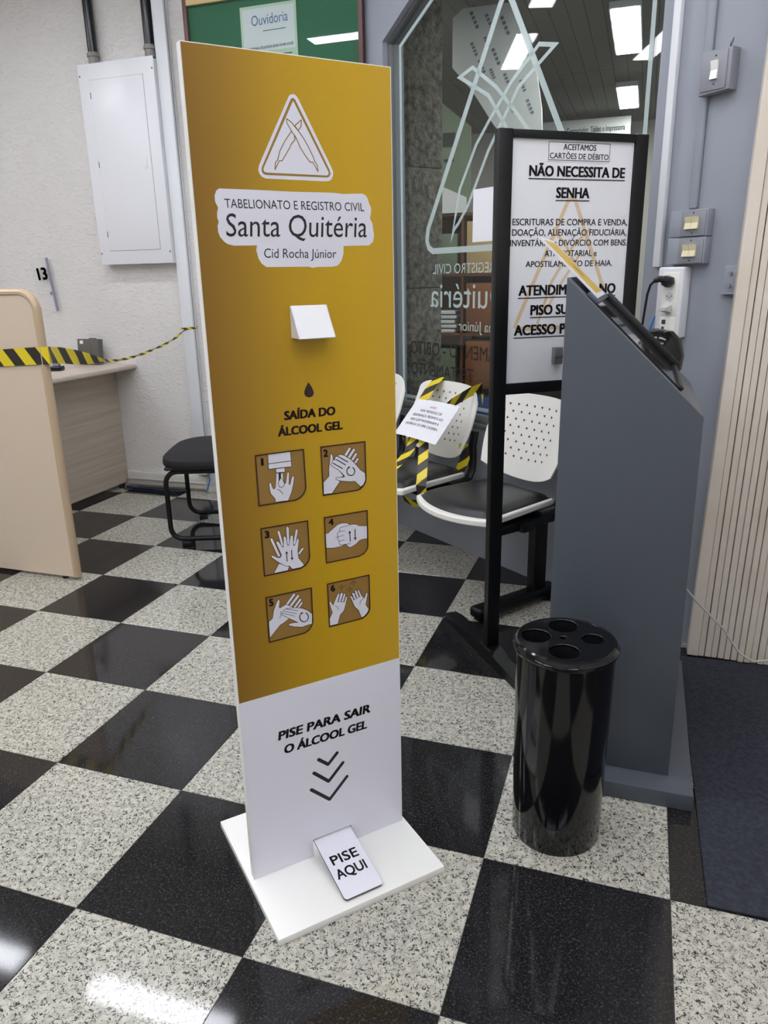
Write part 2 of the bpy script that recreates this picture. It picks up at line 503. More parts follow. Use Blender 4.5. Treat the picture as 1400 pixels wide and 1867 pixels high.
# printed artwork of the sanitizer stand, in millimetres on its board (across, height)
ART = {"icons": [[[[72.8, 959.2], [169.0, 959.2], [170.0, 885.8], [169.0, 879.3], [164.1, 870.9], [156.8, 864.6], [147.2, 861.5], [72.9, 862.1]],
 [["w", [[106.4, 863.6], [106.2, 870.2], [98.0, 881.7], [96.5, 889.7], [96.1, 901.0], [96.9, 903.3], [98.2, 904.0], [99.4, 903.1], [100.5, 901.6], [102.1, 893.7], [104.7, 889.9], [107.3, 891.2], [108.3, 893.5], [111.6, 920.6], [116.8, 919.8], [116.2, 904.5], [120.1, 910.5], [120.9, 919.2], [125.2, 918.6], [125.3, 906.5], [127.3, 898.0], [129.4, 897.7], [131.7, 908.8], [133.4, 917.5], [135.6, 919.2], [137.7, 917.7], [138.0, 916.0], [135.9, 894.7], [138.0, 894.0], [142.6, 908.0], [145.3, 910.5], [147.1, 909.0], [147.6, 906.5], [145.7, 896.1], [141.0, 879.5], [132.8, 862.6]], 1.0], ["w", [[97.3, 958.8], [142.9, 958.5], [143.7, 928.6], [97.0, 929.8]], 1.2], ["l", [[97.3, 940.3], [143.5, 939.9]], 1.2], ["w", [[110.9, 928.7], [129.5, 928.5], [129.4, 920.1], [111.6, 921.0]], 1.0], ["d", [[117.1, 919.8], [120.9, 919.2], [120.3, 910.4], [116.5, 904.5]], 0], ["w", [[120.3, 910.4], [115.0, 902.3], [114.3, 897.5], [116.9, 892.2], [120.6, 891.3], [125.3, 893.4], [126.7, 898.5], [124.3, 904.2]], 1.0], ["l", [[111.3, 888.6], [115.7, 886.7], [119.6, 882.0], [121.6, 877.2]], 0.9]]],
 [[[205.5, 959.1], [301.6, 958.4], [301.6, 879.8], [299.1, 873.3], [294.3, 867.1], [287.6, 862.5], [279.2, 860.7], [206.1, 861.8]],
 [["w", [[260.1, 933.3], [270.5, 946.6], [270.6, 949.0], [269.6, 950.5], [267.9, 950.9], [265.5, 950.2], [255.2, 936.9]], 1.0], ["w", [[267.6, 928.1], [279.9, 943.3], [280.0, 945.7], [279.1, 947.2], [277.3, 947.7], [274.9, 946.9], [262.7, 931.8]], 1.0], ["w", [[274.6, 922.3], [284.1, 934.1], [284.2, 936.3], [283.3, 937.8], [281.6, 938.2], [279.4, 937.5], [269.9, 925.7]], 1.0], ["w", [[280.5, 915.7], [287.1, 923.7], [287.3, 925.7], [286.5, 926.9], [285.0, 927.3], [283.1, 926.8], [276.4, 918.8]], 1.0], ["w", [[207.1, 863.4], [207.7, 887.7], [220.5, 898.8], [220.6, 912.6], [223.5, 928.8], [225.3, 941.0], [226.7, 942.9], [228.0, 942.7], [229.7, 940.4], [230.4, 936.2], [231.3, 924.5], [251.8, 894.7], [237.2, 890.1], [244.2, 884.8], [225.4, 862.6]], 1.0], ["w", [[226.4, 923.5], [229.2, 927.2], [228.8, 929.4], [231.5, 930.7], [234.1, 929.1], [235.7, 935.5], [237.5, 936.9], [240.6, 935.7], [243.4, 938.6], [247.0, 939.0], [254.1, 936.8], [267.4, 928.0], [276.2, 919.2], [290.5, 901.2], [300.7, 893.7], [301.3, 879.9], [296.2, 870.2], [289.6, 866.5], [276.9, 880.0], [265.9, 880.8], [245.1, 885.5], [235.4, 889.9], [235.0, 892.5], [238.2, 893.7], [252.6, 892.1], [254.7, 893.9], [243.2, 906.9], [226.2, 919.7], [225.2, 922.0]], 1.0], ["l", [[230.4, 923.7], [250.5, 910.1]], 1.8], ["l", [[237.3, 930.3], [257.0, 916.8]], 1.8], ["l", [[242.4, 935.4], [262.6, 921.9]], 1.8], ["l", [[272.9, 909.1], [275.0, 907.1], [276.5, 904.6], [277.1, 901.9], [276.9, 899.2], [275.9, 896.8], [274.1, 894.9], [271.8, 893.7], [269.1, 893.3], [266.4, 893.7], [263.8, 895.0], [261.6, 897.0], [260.1, 899.4], [259.4, 902.1], [259.5, 904.8], [260.4, 907.3], [262.1, 909.2]], 1.9], ["d", [[261.7, 906.9], [262.8, 912.6], [267.8, 911.5]], 0]]],
 [[[73.2, 816.0], [169.8, 815.2], [170.1, 739.3], [167.0, 731.1], [160.4, 723.6], [149.5, 718.8], [73.7, 718.7]],
 [["w", [[109.8, 752.7], [96.0, 791.2], [94.0, 793.1], [92.2, 793.5], [90.9, 792.3], [90.4, 789.8], [104.1, 751.3]], 1.0], ["w", [[118.2, 772.0], [111.3, 803.6], [109.6, 805.5], [107.9, 806.1], [106.6, 805.2], [105.9, 803.0], [112.7, 771.5]], 1.0], ["w", [[130.1, 772.1], [130.4, 807.5], [129.0, 809.9], [127.4, 810.9], [125.8, 810.3], [124.4, 808.3], [124.1, 773.0]], 1.0], ["w", [[141.8, 769.2], [149.1, 798.3], [148.3, 800.8], [147.0, 802.0], [145.3, 801.9], [143.6, 800.4], [136.3, 771.3]], 1.0], ["w", [[148.9, 747.3], [158.7, 757.6], [159.0, 759.6], [158.4, 761.0], [157.0, 761.6], [155.1, 761.2], [145.3, 750.9]], 1.0], ["w", [[92.9, 719.8], [105.2, 738.5], [126.2, 727.2], [122.3, 719.7]], 1.0], ["w", [[132.8, 720.5], [126.3, 728.5], [119.4, 729.5], [104.5, 740.4], [90.8, 753.5], [89.7, 755.9], [90.7, 757.4], [93.6, 757.6], [103.4, 751.0], [108.5, 749.9], [111.4, 754.5], [109.2, 761.0], [101.9, 781.2], [103.0, 784.4], [105.5, 784.8], [108.7, 781.6], [114.1, 770.8], [116.7, 771.5], [117.4, 790.2], [118.3, 791.7], [119.6, 792.3], [121.7, 791.5], [122.9, 790.0], [125.3, 772.4], [128.4, 772.3], [132.0, 790.0], [133.3, 791.1], [135.0, 791.2], [136.9, 790.4], [137.9, 788.9], [137.3, 770.1], [140.3, 769.5], [145.8, 781.4], [147.1, 782.2], [148.4, 782.2], [150.1, 779.8], [145.7, 755.5], [147.1, 741.3], [158.6, 724.0], [150.4, 720.4]], 1.0], ["l", [[122.1, 739.4], [122.0, 756.7]], 1.8], ["d", [[122.2, 760.6], [118.8, 756.1], [125.6, 755.1]], 0], ["l", [[132.9, 760.6], [132.6, 744.2]], 1.8], ["d", [[132.6, 739.8], [129.4, 745.3], [136.1, 744.4]], 0]]],
 [[[206.1, 815.5], [302.2, 814.4], [301.8, 737.2], [299.2, 729.5], [292.3, 722.6], [280.7, 718.5], [206.1, 718.7]],
 [["w", [[206.9, 781.0], [213.7, 781.5], [225.9, 789.8], [235.3, 795.6], [245.4, 796.9], [253.7, 795.8], [259.2, 793.1], [262.9, 790.3], [260.0, 789.0], [239.3, 780.4], [234.4, 770.7], [237.6, 757.6], [248.5, 749.3], [240.0, 747.4], [224.3, 747.3], [207.9, 750.0]], 1.0], ["w", [[301.9, 781.1], [283.4, 784.4], [276.9, 788.6], [268.5, 790.6], [250.7, 788.9], [241.4, 787.9], [238.6, 784.9], [239.3, 780.4], [234.6, 778.1], [233.5, 772.6], [234.8, 768.8], [233.7, 764.6], [237.2, 759.5], [236.6, 755.2], [239.2, 750.6], [251.3, 750.1], [258.6, 742.0], [264.2, 741.8], [274.8, 746.0], [283.5, 752.5], [291.2, 753.8], [301.5, 752.7]], 1.0], ["l", [[239.3, 780.4], [250.4, 779.7]], 0.9], ["l", [[229.2, 768.5], [234.8, 769.3], [247.3, 770.2]], 0.9], ["l", [[237.2, 759.5], [248.8, 760.0]], 0.9], ["l", [[240.1, 750.7], [261.6, 749.6]], 1.0], ["l", [[261.6, 754.9], [261.4, 772.8]], 1.8], ["d", [[261.3, 778.1], [257.6, 772.6], [264.4, 772.2]], 0], ["l", [[273.3, 778.6], [273.3, 760.7]], 1.8], ["d", [[273.4, 754.9], [269.5, 761.0], [276.6, 760.6]], 0]]],
 [[[73.4, 672.4], [170.3, 671.8], [169.4, 597.2], [166.7, 588.5], [159.9, 580.0], [150.5, 575.9], [73.4, 575.2]],
 [["w", [[115.9, 642.5], [135.3, 663.7], [135.6, 666.0], [134.9, 667.7], [133.3, 668.3], [131.0, 667.9], [111.7, 646.8]], 1.0], ["w", [[123.6, 637.9], [143.6, 658.5], [144.0, 660.9], [143.3, 662.5], [141.7, 663.3], [139.4, 662.9], [119.4, 642.3]], 1.0], ["w", [[133.0, 634.0], [147.8, 649.4], [148.1, 651.6], [147.4, 653.1], [145.9, 653.8], [143.8, 653.4], [129.1, 638.0]], 1.0], ["w", [[140.8, 631.4], [150.2, 642.1], [150.4, 644.1], [149.8, 645.5], [148.4, 646.1], [146.5, 645.7], [137.1, 635.0]], 1.0], ["w", [[75.3, 583.4], [75.3, 619.3], [83.7, 624.9], [87.3, 641.1], [94.4, 656.4], [97.8, 661.9], [99.1, 662.5], [100.4, 662.2], [101.6, 658.3], [99.4, 645.4], [101.4, 643.6], [114.0, 648.7], [126.0, 640.8], [131.0, 635.1], [119.2, 616.1], [108.2, 609.7], [99.2, 606.5]], 1.0], ["w", [[169.8, 613.8], [159.3, 624.6], [147.9, 632.0], [134.6, 636.1], [117.0, 638.9], [109.0, 637.7], [104.8, 633.3], [103.6, 628.1], [119.2, 616.1], [136.9, 603.0], [123.9, 604.9], [116.7, 603.9], [116.2, 602.2], [118.3, 600.3], [128.8, 595.3], [145.7, 590.1], [160.5, 592.0], [168.2, 590.9]], 1.0], ["l", [[113.4, 638.4], [138.7, 628.7]], 0.9], ["l", [[108.8, 634.6], [134.8, 623.2]], 0.9], ["l", [[105.9, 631.2], [131.0, 618.2]], 0.9], ["l", [[98.8, 621.6], [101.6, 628.6], [102.0, 636.2]], 0.9], ["l", [[155.4, 619.8], [157.8, 617.4], [159.5, 614.4], [160.4, 611.1], [160.3, 607.8], [159.3, 604.9], [157.5, 602.7], [155.0, 601.3], [152.1, 601.0], [149.1, 601.7], [146.2, 603.3], [143.9, 605.8], [142.3, 608.8], [141.5, 612.1], [141.6, 615.3], [142.7, 618.2], [144.6, 620.3]], 1.9], ["d", [[144.0, 618.2], [144.8, 624.0], [150.5, 621.7]], 0]]],
 [[[206.2, 672.3], [302.5, 671.6], [302.3, 594.3], [299.6, 587.3], [292.5, 580.3], [283.5, 575.8], [206.5, 575.5]],
 [["w", [[207.2, 576.9], [207.7, 593.1], [214.8, 605.0], [208.9, 628.8], [209.5, 632.9], [211.6, 632.4], [217.3, 622.2], [226.5, 640.5], [230.5, 646.1], [232.5, 645.2], [233.2, 642.7], [238.5, 646.1], [240.4, 644.8], [240.7, 641.0], [243.7, 642.6], [246.5, 641.1], [246.8, 636.8], [248.6, 634.5], [251.0, 633.0], [244.5, 611.0], [241.4, 603.3], [232.5, 596.0], [226.1, 576.7]], 1.0], ["l", [[233.7, 642.6], [229.1, 627.8]], 2.0], ["l", [[241.2, 639.9], [235.9, 626.2]], 2.0], ["l", [[246.8, 637.2], [242.1, 623.8]], 2.0], ["l", [[226.0, 628.1], [242.0, 622.9]], 0.7], ["l", [[221.5, 619.8], [226.6, 616.2], [228.9, 608.2]], 0.8], ["w", [[282.0, 577.6], [275.2, 597.0], [266.6, 606.7], [261.2, 621.2], [256.8, 632.6], [257.3, 634.4], [259.2, 633.9], [261.5, 631.5], [261.3, 640.0], [262.6, 640.8], [264.2, 639.4], [268.0, 638.5], [268.2, 644.5], [269.5, 645.2], [271.5, 642.8], [274.9, 640.7], [275.5, 644.8], [276.9, 644.7], [279.2, 639.7], [284.8, 627.1], [290.0, 621.1], [294.7, 631.5], [297.2, 633.3], [298.6, 629.6], [295.3, 615.2], [293.1, 605.2], [300.2, 592.9], [295.6, 585.4], [288.5, 579.4]], 1.0], ["l", [[261.2, 636.3], [265.6, 623.0]], 2.0], ["l", [[267.1, 640.6], [271.1, 626.5]], 2.0], ["l", [[273.9, 640.9], [278.1, 627.7]], 2.0], ["l", [[265.6, 623.0], [279.9, 627.3]], 0.7], ["l", [[287.1, 620.9], [280.6, 617.6], [278.4, 608.6]], 0.8], ["l", [[240.3, 658.1], [244.1, 658.0]], 1.1], ["l", [[236.1, 658.1], [232.3, 658.1]], 1.1], ["l", [[238.1, 656.1], [238.0, 652.4]], 1.1], ["l", [[238.3, 660.1], [238.4, 663.8]], 1.1], ["l", [[258.1, 649.4], [262.0, 649.4]], 1.1], ["l", [[253.9, 649.5], [250.1, 649.5]], 1.1], ["l", [[256.0, 647.4], [255.8, 643.7]], 1.1], ["l", [[256.1, 651.5], [256.2, 655.2]], 1.1], ["l", [[267.3, 662.0], [271.1, 662.0]], 1.1], ["l", [[263.0, 662.0], [259.2, 662.1]], 1.1], ["l", [[265.1, 660.0], [265.0, 656.3]], 1.1], ["l", [[265.2, 664.1], [265.3, 667.8]], 1.1]]]], "plaque": [[44.8, 1416.0], [111.7, 1415.8], [168.5, 1415.1], [251.2, 1415.8], [272.6, 1414.4], [311.6, 1416.2], [317.7, 1413.3], [321.3, 1409.3], [324.8, 1399.1], [328.5, 1392.9], [327.8, 1382.5], [325.6, 1374.1], [330.5, 1365.8], [331.6, 1357.3], [333.4, 1344.6], [331.1, 1334.0], [322.1, 1327.5], [269.8, 1326.4], [268.9, 1312.7], [264.0, 1300.1], [256.4, 1292.7], [246.6, 1290.7], [215.3, 1290.4], [205.8, 1289.1], [198.8, 1291.2], [118.7, 1291.5], [110.2, 1297.2], [105.2, 1305.3], [101.8, 1319.3], [103.9, 1327.2], [62.6, 1326.8], [52.2, 1329.1], [46.2, 1333.0], [39.6, 1340.6], [37.1, 1348.3], [36.9, 1357.9], [39.4, 1363.6], [37.4, 1371.2], [38.0, 1378.7], [40.3, 1386.3], [36.0, 1395.6], [36.1, 1404.9], [39.4, 1412.5]], "texts": {"TABELIONATO E REGISTRO CIVIL": [[52.2, 1386.6], [313.9, 1386.4], [51.7, 1400.5]], "Santa Quitéria": [[50.3, 1341.5], [317.9, 1341.8], [53.2, 1377.5]], "Cid Rocha Júnior": [[115.2, 1306.9], [253.9, 1305.6], [116.2, 1322.1]], "SAÍDA DO": [[133.9, 1018.9], [239.7, 1018.3], [134.9, 1035.7]], "ÁLCOOL GEL": [[119.7, 989.6], [254.6, 988.8], [120.2, 1006.2]], "PISE PARA SAIR": [[77.2, 343.1], [296.8, 341.3], [80.1, 364.3]], "O ÁLCOOL GEL": [[87.9, 306.6], [287.1, 303.1], [90.3, 327.5]], "1": [[83.0, 938.9], [87.9, 938.7], [82.8, 953.2]], "2": [[210.3, 938.8], [220.3, 938.3], [210.2, 953.2]], "3": [[79.3, 795.7], [89.3, 794.6], [79.6, 810.3]], "4": [[214.8, 797.1], [226.2, 796.8], [214.5, 811.0]], "5": [[78.5, 652.6], [88.0, 651.7], [78.7, 668.1]], "6": [[212.9, 653.8], [223.2, 652.4], [212.8, 668.5]]}, "tri_outer": [[177.1, 1563.0], [179.8, 1565.5], [183.6, 1566.9], [187.2, 1566.8], [190.3, 1565.3], [194.8, 1559.6], [251.6, 1456.4], [254.2, 1450.8], [254.0, 1445.1], [250.9, 1438.2], [245.1, 1434.6], [238.3, 1433.9], [127.6, 1434.3], [120.5, 1436.8], [116.2, 1442.1], [115.0, 1447.5], [117.1, 1454.9]], "tri_gold": [[180.0, 1558.4], [182.2, 1560.4], [184.3, 1561.0], [186.9, 1560.3], [188.9, 1558.1], [247.5, 1452.9], [249.2, 1446.8], [246.5, 1441.9], [241.9, 1440.3], [128.0, 1439.9], [122.9, 1441.9], [120.9, 1446.0], [121.5, 1451.5]], "tri_inner": [[184.6, 1557.0], [245.1, 1449.5], [245.0, 1446.1], [243.2, 1444.1], [239.8, 1443.5], [129.2, 1443.6], [125.2, 1444.8], [124.1, 1447.9], [125.1, 1451.2]], "quills": [[[171.0, 1528.8], [171.1, 1522.1], [174.1, 1517.8], [178.4, 1510.9], [186.4, 1500.5], [191.8, 1489.8], [192.7, 1486.7], [203.3, 1472.0], [210.6, 1463.8], [215.6, 1464.0], [224.9, 1449.1], [223.9, 1458.9], [219.0, 1466.2], [217.5, 1470.8], [210.5, 1484.4], [200.4, 1500.4], [191.3, 1511.7], [185.2, 1517.7], [179.2, 1524.0], [171.0, 1528.8]],
 [[198.0, 1528.9], [185.2, 1519.0], [191.3, 1511.7], [197.0, 1519.4], [198.0, 1528.9]],
 [[178.4, 1510.0], [164.7, 1492.8], [155.4, 1477.7], [151.0, 1464.7], [146.5, 1459.9], [144.8, 1448.8], [153.5, 1463.0], [158.8, 1463.3], [174.9, 1485.7], [176.4, 1489.4], [184.1, 1497.2], [183.8, 1502.2], [185.5, 1503.2]]], "drop": [[186.7, 1085.8], [181.4, 1077.2], [177.2, 1068.4], [177.7, 1063.1], [180.5, 1059.2], [186.5, 1056.8], [192.8, 1058.1], [196.2, 1061.5], [196.9, 1066.7], [193.1, 1076.2]], "chev": [[[166.3, 264.4], [188.4, 243.9], [211.3, 265.6]],
 [[153.7, 234.4], [187.9, 199.9], [224.3, 235.3]],
 [[145.1, 194.2], [188.0, 151.7], [232.9, 195.6]]]}

# ================================================================== THE SETTING
CEIL = 3.0
LW_Y = 2.564          # face of the white wall
XL, XR, YB = -4.4, 2.8, -2.8

# ---- floor: a bed with granite tiles 40 cm square, each a piece of its own
floor = struct(MB().box(XL - .1, XR + .1, YB - .1, 3.3, -.05, -.0015).build('floor', M['grout'], smooth=False))
def tile_mesh(name, material):
    mb = MB().box(.0006, .3994, .0006, .3994, -.012, 0, bev=.0006, seg=1)
    o = mb.build(name, material, smooth=False)
    me = o.data
    bpy.data.objects.remove(o)
    return me
t_light, t_dark = tile_mesh('tile_light', M['g_light']), tile_mesh('tile_dark', M['g_dark'])
for a in range(-11, 7):
    for b in range(-7, 7):
        cx, cy = a * .4, b * .4
        if (Vector((cx + .2, cy + .2, 0)) - W0).dot(WNRM) < -.35 or cy > 2.5:
            continue
        t = bpy.data.objects.new('tile', t_dark if (a + b) % 2 else t_light)
        COL.objects.link(t)
        t.location = (cx, cy, 0)
        t.parent = floor

# ---- walls and ceiling
struct(MB().box(XL, -.45, LW_Y, LW_Y + .14, 0, CEIL).build('wall_left', M['wall'], smooth=False))
struct(MB().box(XL - .14, XL, YB, LW_Y + .14, 0, CEIL).build('wall_side', M['plain'], smooth=False))
struct(MB().box(XL, XR, YB - .14, YB, 0, CEIL).build('wall_back', M['plain'], smooth=False))
struct(MB().box(XR, XR + .14, YB, 1.4, 0, CEIL).build('wall_right', M['plain'], smooth=False))
struct(MB().box(1.36, XR, 1.27, 1.41, 0, CEIL).build('wall_gate', M['plain'], smooth=False))
mb = MB()
mb.prism([(XL, YB, CEIL), (XR, YB, CEIL), (XR, 1.41, CEIL), (1.33, 1.3, CEIL), (-.45, LW_Y + .1, CEIL), (XL, LW_Y + .1, CEIL)], (0, 0, .1))
struct(mb.build('ceiling', M['ceil'], smooth=False))

# window wall with its cut-corner opening
SL, SR, SB, SV, ST = -.213, 1.305, .62, 2.30, 2.60
OPEN = [(SL, SB), (SR, SB), (SR, SV), (SR - .56, ST), (SL + .56, ST), (SL, SV)]
TH = .12
mb = MB()
def wp(s, z): return (s, 0, z)
def wprism(pts): mb.prism([wp(*p) for p in pts], (0, TH, 0))
wprism([(-.64, 0), (SL, 0), (SL, CEIL), (-.64, CEIL)])
wprism([(SR, 0), (1.66, 0), (1.66, CEIL), (SR, CEIL)])
wprism([(SL, 0), (SR, 0), (SR, SB), (SL, SB)])
wprism([(SL, SV), (SL + .56, ST), (SL + .56, CEIL), (SL, CEIL)])
wprism([(SL + .56, ST), (SR - .56, ST), (SR - .56, CEIL), (SL + .56, CEIL)])
wprism([(SR - .56, ST), (SR, SV), (SR, CEIL), (SR - .56, CEIL)])
ww = struct(mb.build('wall_window', M['grey_wall'], smooth=False))
ww.location = W0; ww.rotation_euler = (0, 0, WA)

# the window: pane with a frosted border line, the etched emblem and lettering read from the street side
GO = .04              # the pane stands this far behind the wall face
win = bpy.data.objects.new('window_1', None); COL.objects.link(win)
win.location = W0; win.rotation_euler = (0, 0, WA)
tag(win, kind='structure')
mb = MB().prism([(s, GO, z) for s, z in OPEN], (0, .006, 0))
mb.build('pane', M['glass'], win, smooth=False)
mb = MB()
for a, b in zip(OPEN, OPEN[1:] + OPEN[:1]):
    a = Vector(a); b = Vector(b); d = (b - a).normalized(); n = Vector((-d.y, d.x)) * .014
    mb.prism([(a.x, GO - .012, a.y), (b.x, GO - .012, b.y), (b.x + n.x, GO - .012, b.y + n.y), (a.x + n.x, GO - .012, a.y + n.y)], (0, .03, 0))
mb.build('frame', M['steel'], win, smooth=False)
MB().box(SL, SR, -.012, GO - .014, SB - .004, SB + .014, bev=.003).box(SL + .02, SR - .02, GO - .03, GO - .002, SB + .014, SB + .05, bev=.003).build('sill', M['steel'], win)
g3 = lambda s, z: (s / 1000, GO - .0015, z / 1000)
def frost(name, pts, w, closed=False):
    mb = MB(); stroke(mb, pts, w, g3, closed)
    return mb.build(name, M['frost'], win, smooth=False)
# join the strokes as clean single outlines so the film is not doubled at corners
def outline(name, pts, w, material, parent, to3, closed=True):
    P = [Vector(p) for p in pts]; n = len(P); inn = []; out = []
    for i in range(n):
        if closed or 0 < i < n - 1:
            d0 = (P[i] - P[i - 1]).normalized(); d1 = (P[(i + 1) % n] - P[i]).normalized()
        elif i == 0:
            d0 = d1 = (P[1] - P[0]).normalized()
        else:
            d0 = d1 = (P[-1] - P[-2]).normalized()
        b = (Vector((-d0.y, d0.x)) + Vector((-d1.y, d1.x)))
        b = b.normalized() if b.length > 1e-6 else Vector((-d0.y, d0.x))
        k = w / 2 / max(.35, b.dot(Vector((-d0.y, d0.x))))
        inn.append(P[i] + b * k); out.append(P[i] - b * k)
    mb = MB()
    a = [mb.bm.verts.new(to3(p.x, p.y)) for p in inn]; b = [mb.bm.verts.new(to3(p.x, p.y)) for p in out]
    for i in range(n if closed else n - 1):
        j = (i + 1) % n
        mb.bm.faces.new((a[i], a[j], b[j], b[i]))
    return mb.build(name, material, parent, smooth=False)
outline('border_line', [(-128, 690), (1238, 690), (1238, 2262), (790, 2500), (320, 2500), (-128, 2268)], 17, M['frost'], win, g3)
outline('etched_triangle', [(75, 1480), (66, 1430), (80, 1398), (110, 1382), (1000, 1382), (1032, 1400), (1044, 1432), (1034, 1480), (588, 2262), (570, 2288), (545, 2288), (526, 2262)], 26, M['frost'], win, g3)
outline('etched_quill', [(820, 2060), (640, 1960), (477, 1760), (353, 1560), (290, 1490), (262, 1468), (245, 1431), (275, 1540), (297, 1628), (400, 1790), (477, 1869), (600, 1985), (740, 2080)], 15, M['frost'], win, g3)
outline('etched_quill', [(290, 2060), (470, 1960), (633, 1760), (757, 1560), (820, 1490), (848, 1468), (865, 1431), (835, 1540), (813, 1628), (710, 1790), (633, 1869), (510, 1985), (370, 2080)], 15, M['frost'], win, g3)
text_part('TABELIONATO E REGISTRO CIVIL', (990, 1282), (111, 1282), (990, 1324), g3, M['frost'], win)
text_part('Santa Quitéria', (1010, 1133), (90, 1133), (1010, 1241), g3, M['frost'], win)
text_part('Cid Rocha Júnior', (740, 1033), (298, 1033), (740, 1076), g3, M['frost'], win)
text_part('CASAMENTO - ÓBITO', (690, 907), (-70, 907), (690, 968), g3, M['vinyl_letter'], win)
text_part('TESTAMENTO', (405, 806), (-66, 806), (405, 864), g3, M['vinyl_letter'], win)
MB().prism([(.388, GO - .004, 1.408), (.688, GO - .004, 1.408), (.688, GO - .004, 1.618), (.390, GO - .004, 1.618)], (0, .0012, 0)).build('pasted_sheet', M['paper'], win, smooth=False)

# baseboard (a cable trunk run along the white wall)
bb = struct(MB().box(-2.06, -1.47, LW_Y - .022, LW_Y, .018, .1, bev=.003).box(-2.06, -1.47, LW_Y - .03, LW_Y - .022, .055, .06).build('baseboard_left', M['base']))
struct(MB().box(-1.475, -.52, LW_Y - .006, LW_Y, .0, .03).build('baseboard_corner', M['base']))

# cable ducts on the walls
d = struct(MB().box(-1.521, -1.448, LW_Y - .045, LW_Y, .12, CEIL, bev=.003).build('trim_1', M['duct']))
MB().box(-1.4485, -1.4465, LW_Y - .03, LW_Y - .026, .12, CEIL).build('lid_seam', M['steel'], d)
d = struct(MB().box(1.352, 1.378, -.02, 0, 1.285, CEIL, bev=.003).build('trim_2', M['duct'])); d.location = W0; d.rotation_euler = (0, 0, WA)
d = struct(MB().box(1.462, 1.490, -.014, 0, 1.455, CEIL, bev=.006, seg=3).build('trim_3', M['grey_wall'])); d.location = W0; d.rotation_euler = (0, 0, WA)

# ---- ceiling lamps of the room (some mirrored in floor, board and glass, others unseen, added for light)
def lamp(x, y, label):
    t = thing('ceiling_lamp', label, 'lamp', (x, y, CEIL - .001), 0, 'fluorescent ceiling lamps of the room')
    MB().box(-.5, .5, -.09, .09, -.06, 0, bev=.004).build('housing', M['white'], t)
    MB().box(-.485, .485, -.075, .075, -.064, -.0605).build('diffuser', M['lamp'], t, smooth=False)
rows = ('nearest the white wall', 'second from the white wall', 'third from the white wall, added unseen for light', 'farthest from the white wall, added unseen for light')
nth = ('first', 'second', 'third', 'fourth', 'fifth')
for iy, (y, xs) in enumerate(((1.40, (-2.95, -1.42, -.22)), (.34, (-2.78, -.94, .35, 1.6)), (-.9, (-3.2, -1.9, -.6, .7, 2.0)), (-2.0, (-3.2, -1.9, -.6, .7, 2.0)))):  # back rows and rightmost lamps of the front rows: unseen, added for total light
    for ix, x in enumerate(xs):
        lamp(x, y, 'ceiling lamp, %s from the desk side, in the row %s' % (nth[ix], rows[iy]))

# ================================================================== HAND SANITIZER STAND
A = (.337, -.231, 0)
st = thing('sanitizer_stand', 'tall gold and white foot-operated hand sanitizer stand on a white base', 'dispenser', A, R(47.37))
MB().box(-.010, .383, -.175, .218, 0, .016, bev=.0012).build('base_plate', M['white_board'], st)
# board with the pedal slot cut out of its lower edge
PX0, PX1, PZ = .143, .239, .060
MB().prism([(0, 0, .016), (PX0, 0, .016), (PX0, 0, PZ), (PX1, 0, PZ), (PX1, 0, .016), (.375, 0, .016), (.375, 0, 1.626), (0, 0, 1.626)], (0, .018, 0)).build('board', M['white_board'], st, smooth=False)
L0 = .0006
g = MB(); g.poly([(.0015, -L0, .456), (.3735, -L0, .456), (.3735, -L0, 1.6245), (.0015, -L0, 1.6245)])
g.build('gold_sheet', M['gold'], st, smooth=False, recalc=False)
g = MB(); g.poly([(.001, -L0, .0165), (PX0 - .001, -L0, .0165), (PX0 - .001, -L0, PZ + .001), (PX1 + .001, -L0, PZ + .001), (PX1 + .001, -L0, .0165), (.374, -L0, .0165), (.374, -L0, .456), (.001, -L0, .456)])
g.build('white_sheet', M['white_print'], st, smooth=False, recalc=False)

def ar(layer):
    return lambda u, v: (u / 1000, -(L0 + layer * .00012), v / 1000)
def fill(name, pts, layer, material, parent):
    mb = MB(); mb.poly([ar(layer)(*p) for p in pts])
    return mb.build(name, material, parent, smooth=False, recalc=False)
em = fill('emblem', ART['tri_outer'], 1, M['art_white'], st)
fill('emblem_ring', ART['tri_gold'], 2, M['gold_line'], em)
fill('emblem_field', ART['tri_inner'], 3, M['art_white'], em)
mb = MB()
for q in ART['quills']:
    stroke(mb, q, 1.7, ar(4))
mb.build('quills', M['gold_line'], em, smooth=False, recalc=False)
fill('name_plaque', ART['plaque'], 1, M['art_white'], st)
for k, (bold, ink) in {'TABELIONATO E REGISTRO CIVIL': (0, 'ink'), 'Santa Quitéria': (0, 'ink'), 'Cid Rocha Júnior': (0, 'ink'), 'SAÍDA DO': (.055, 'ink_brown'), 'ÁLCOOL GEL': (.055, 'ink_brown'), 'PISE PARA SAIR': (.05, 'ink'), 'O ÁLCOOL GEL': (.05, 'ink')}.items():
    p = ART['texts'][k]
    text_part(k, p[0], p[1], p[2], ar(3), M[ink], st, bold)
fill('drop_mark', ART['drop'], 2, M['ink_brown'], st)
for c in ART['chev']:
    mb = MB(); stroke(mb, c, 8.0, ar(2)); mb.build('arrow_mark', M['ink'], st, smooth=False, recalc=False)
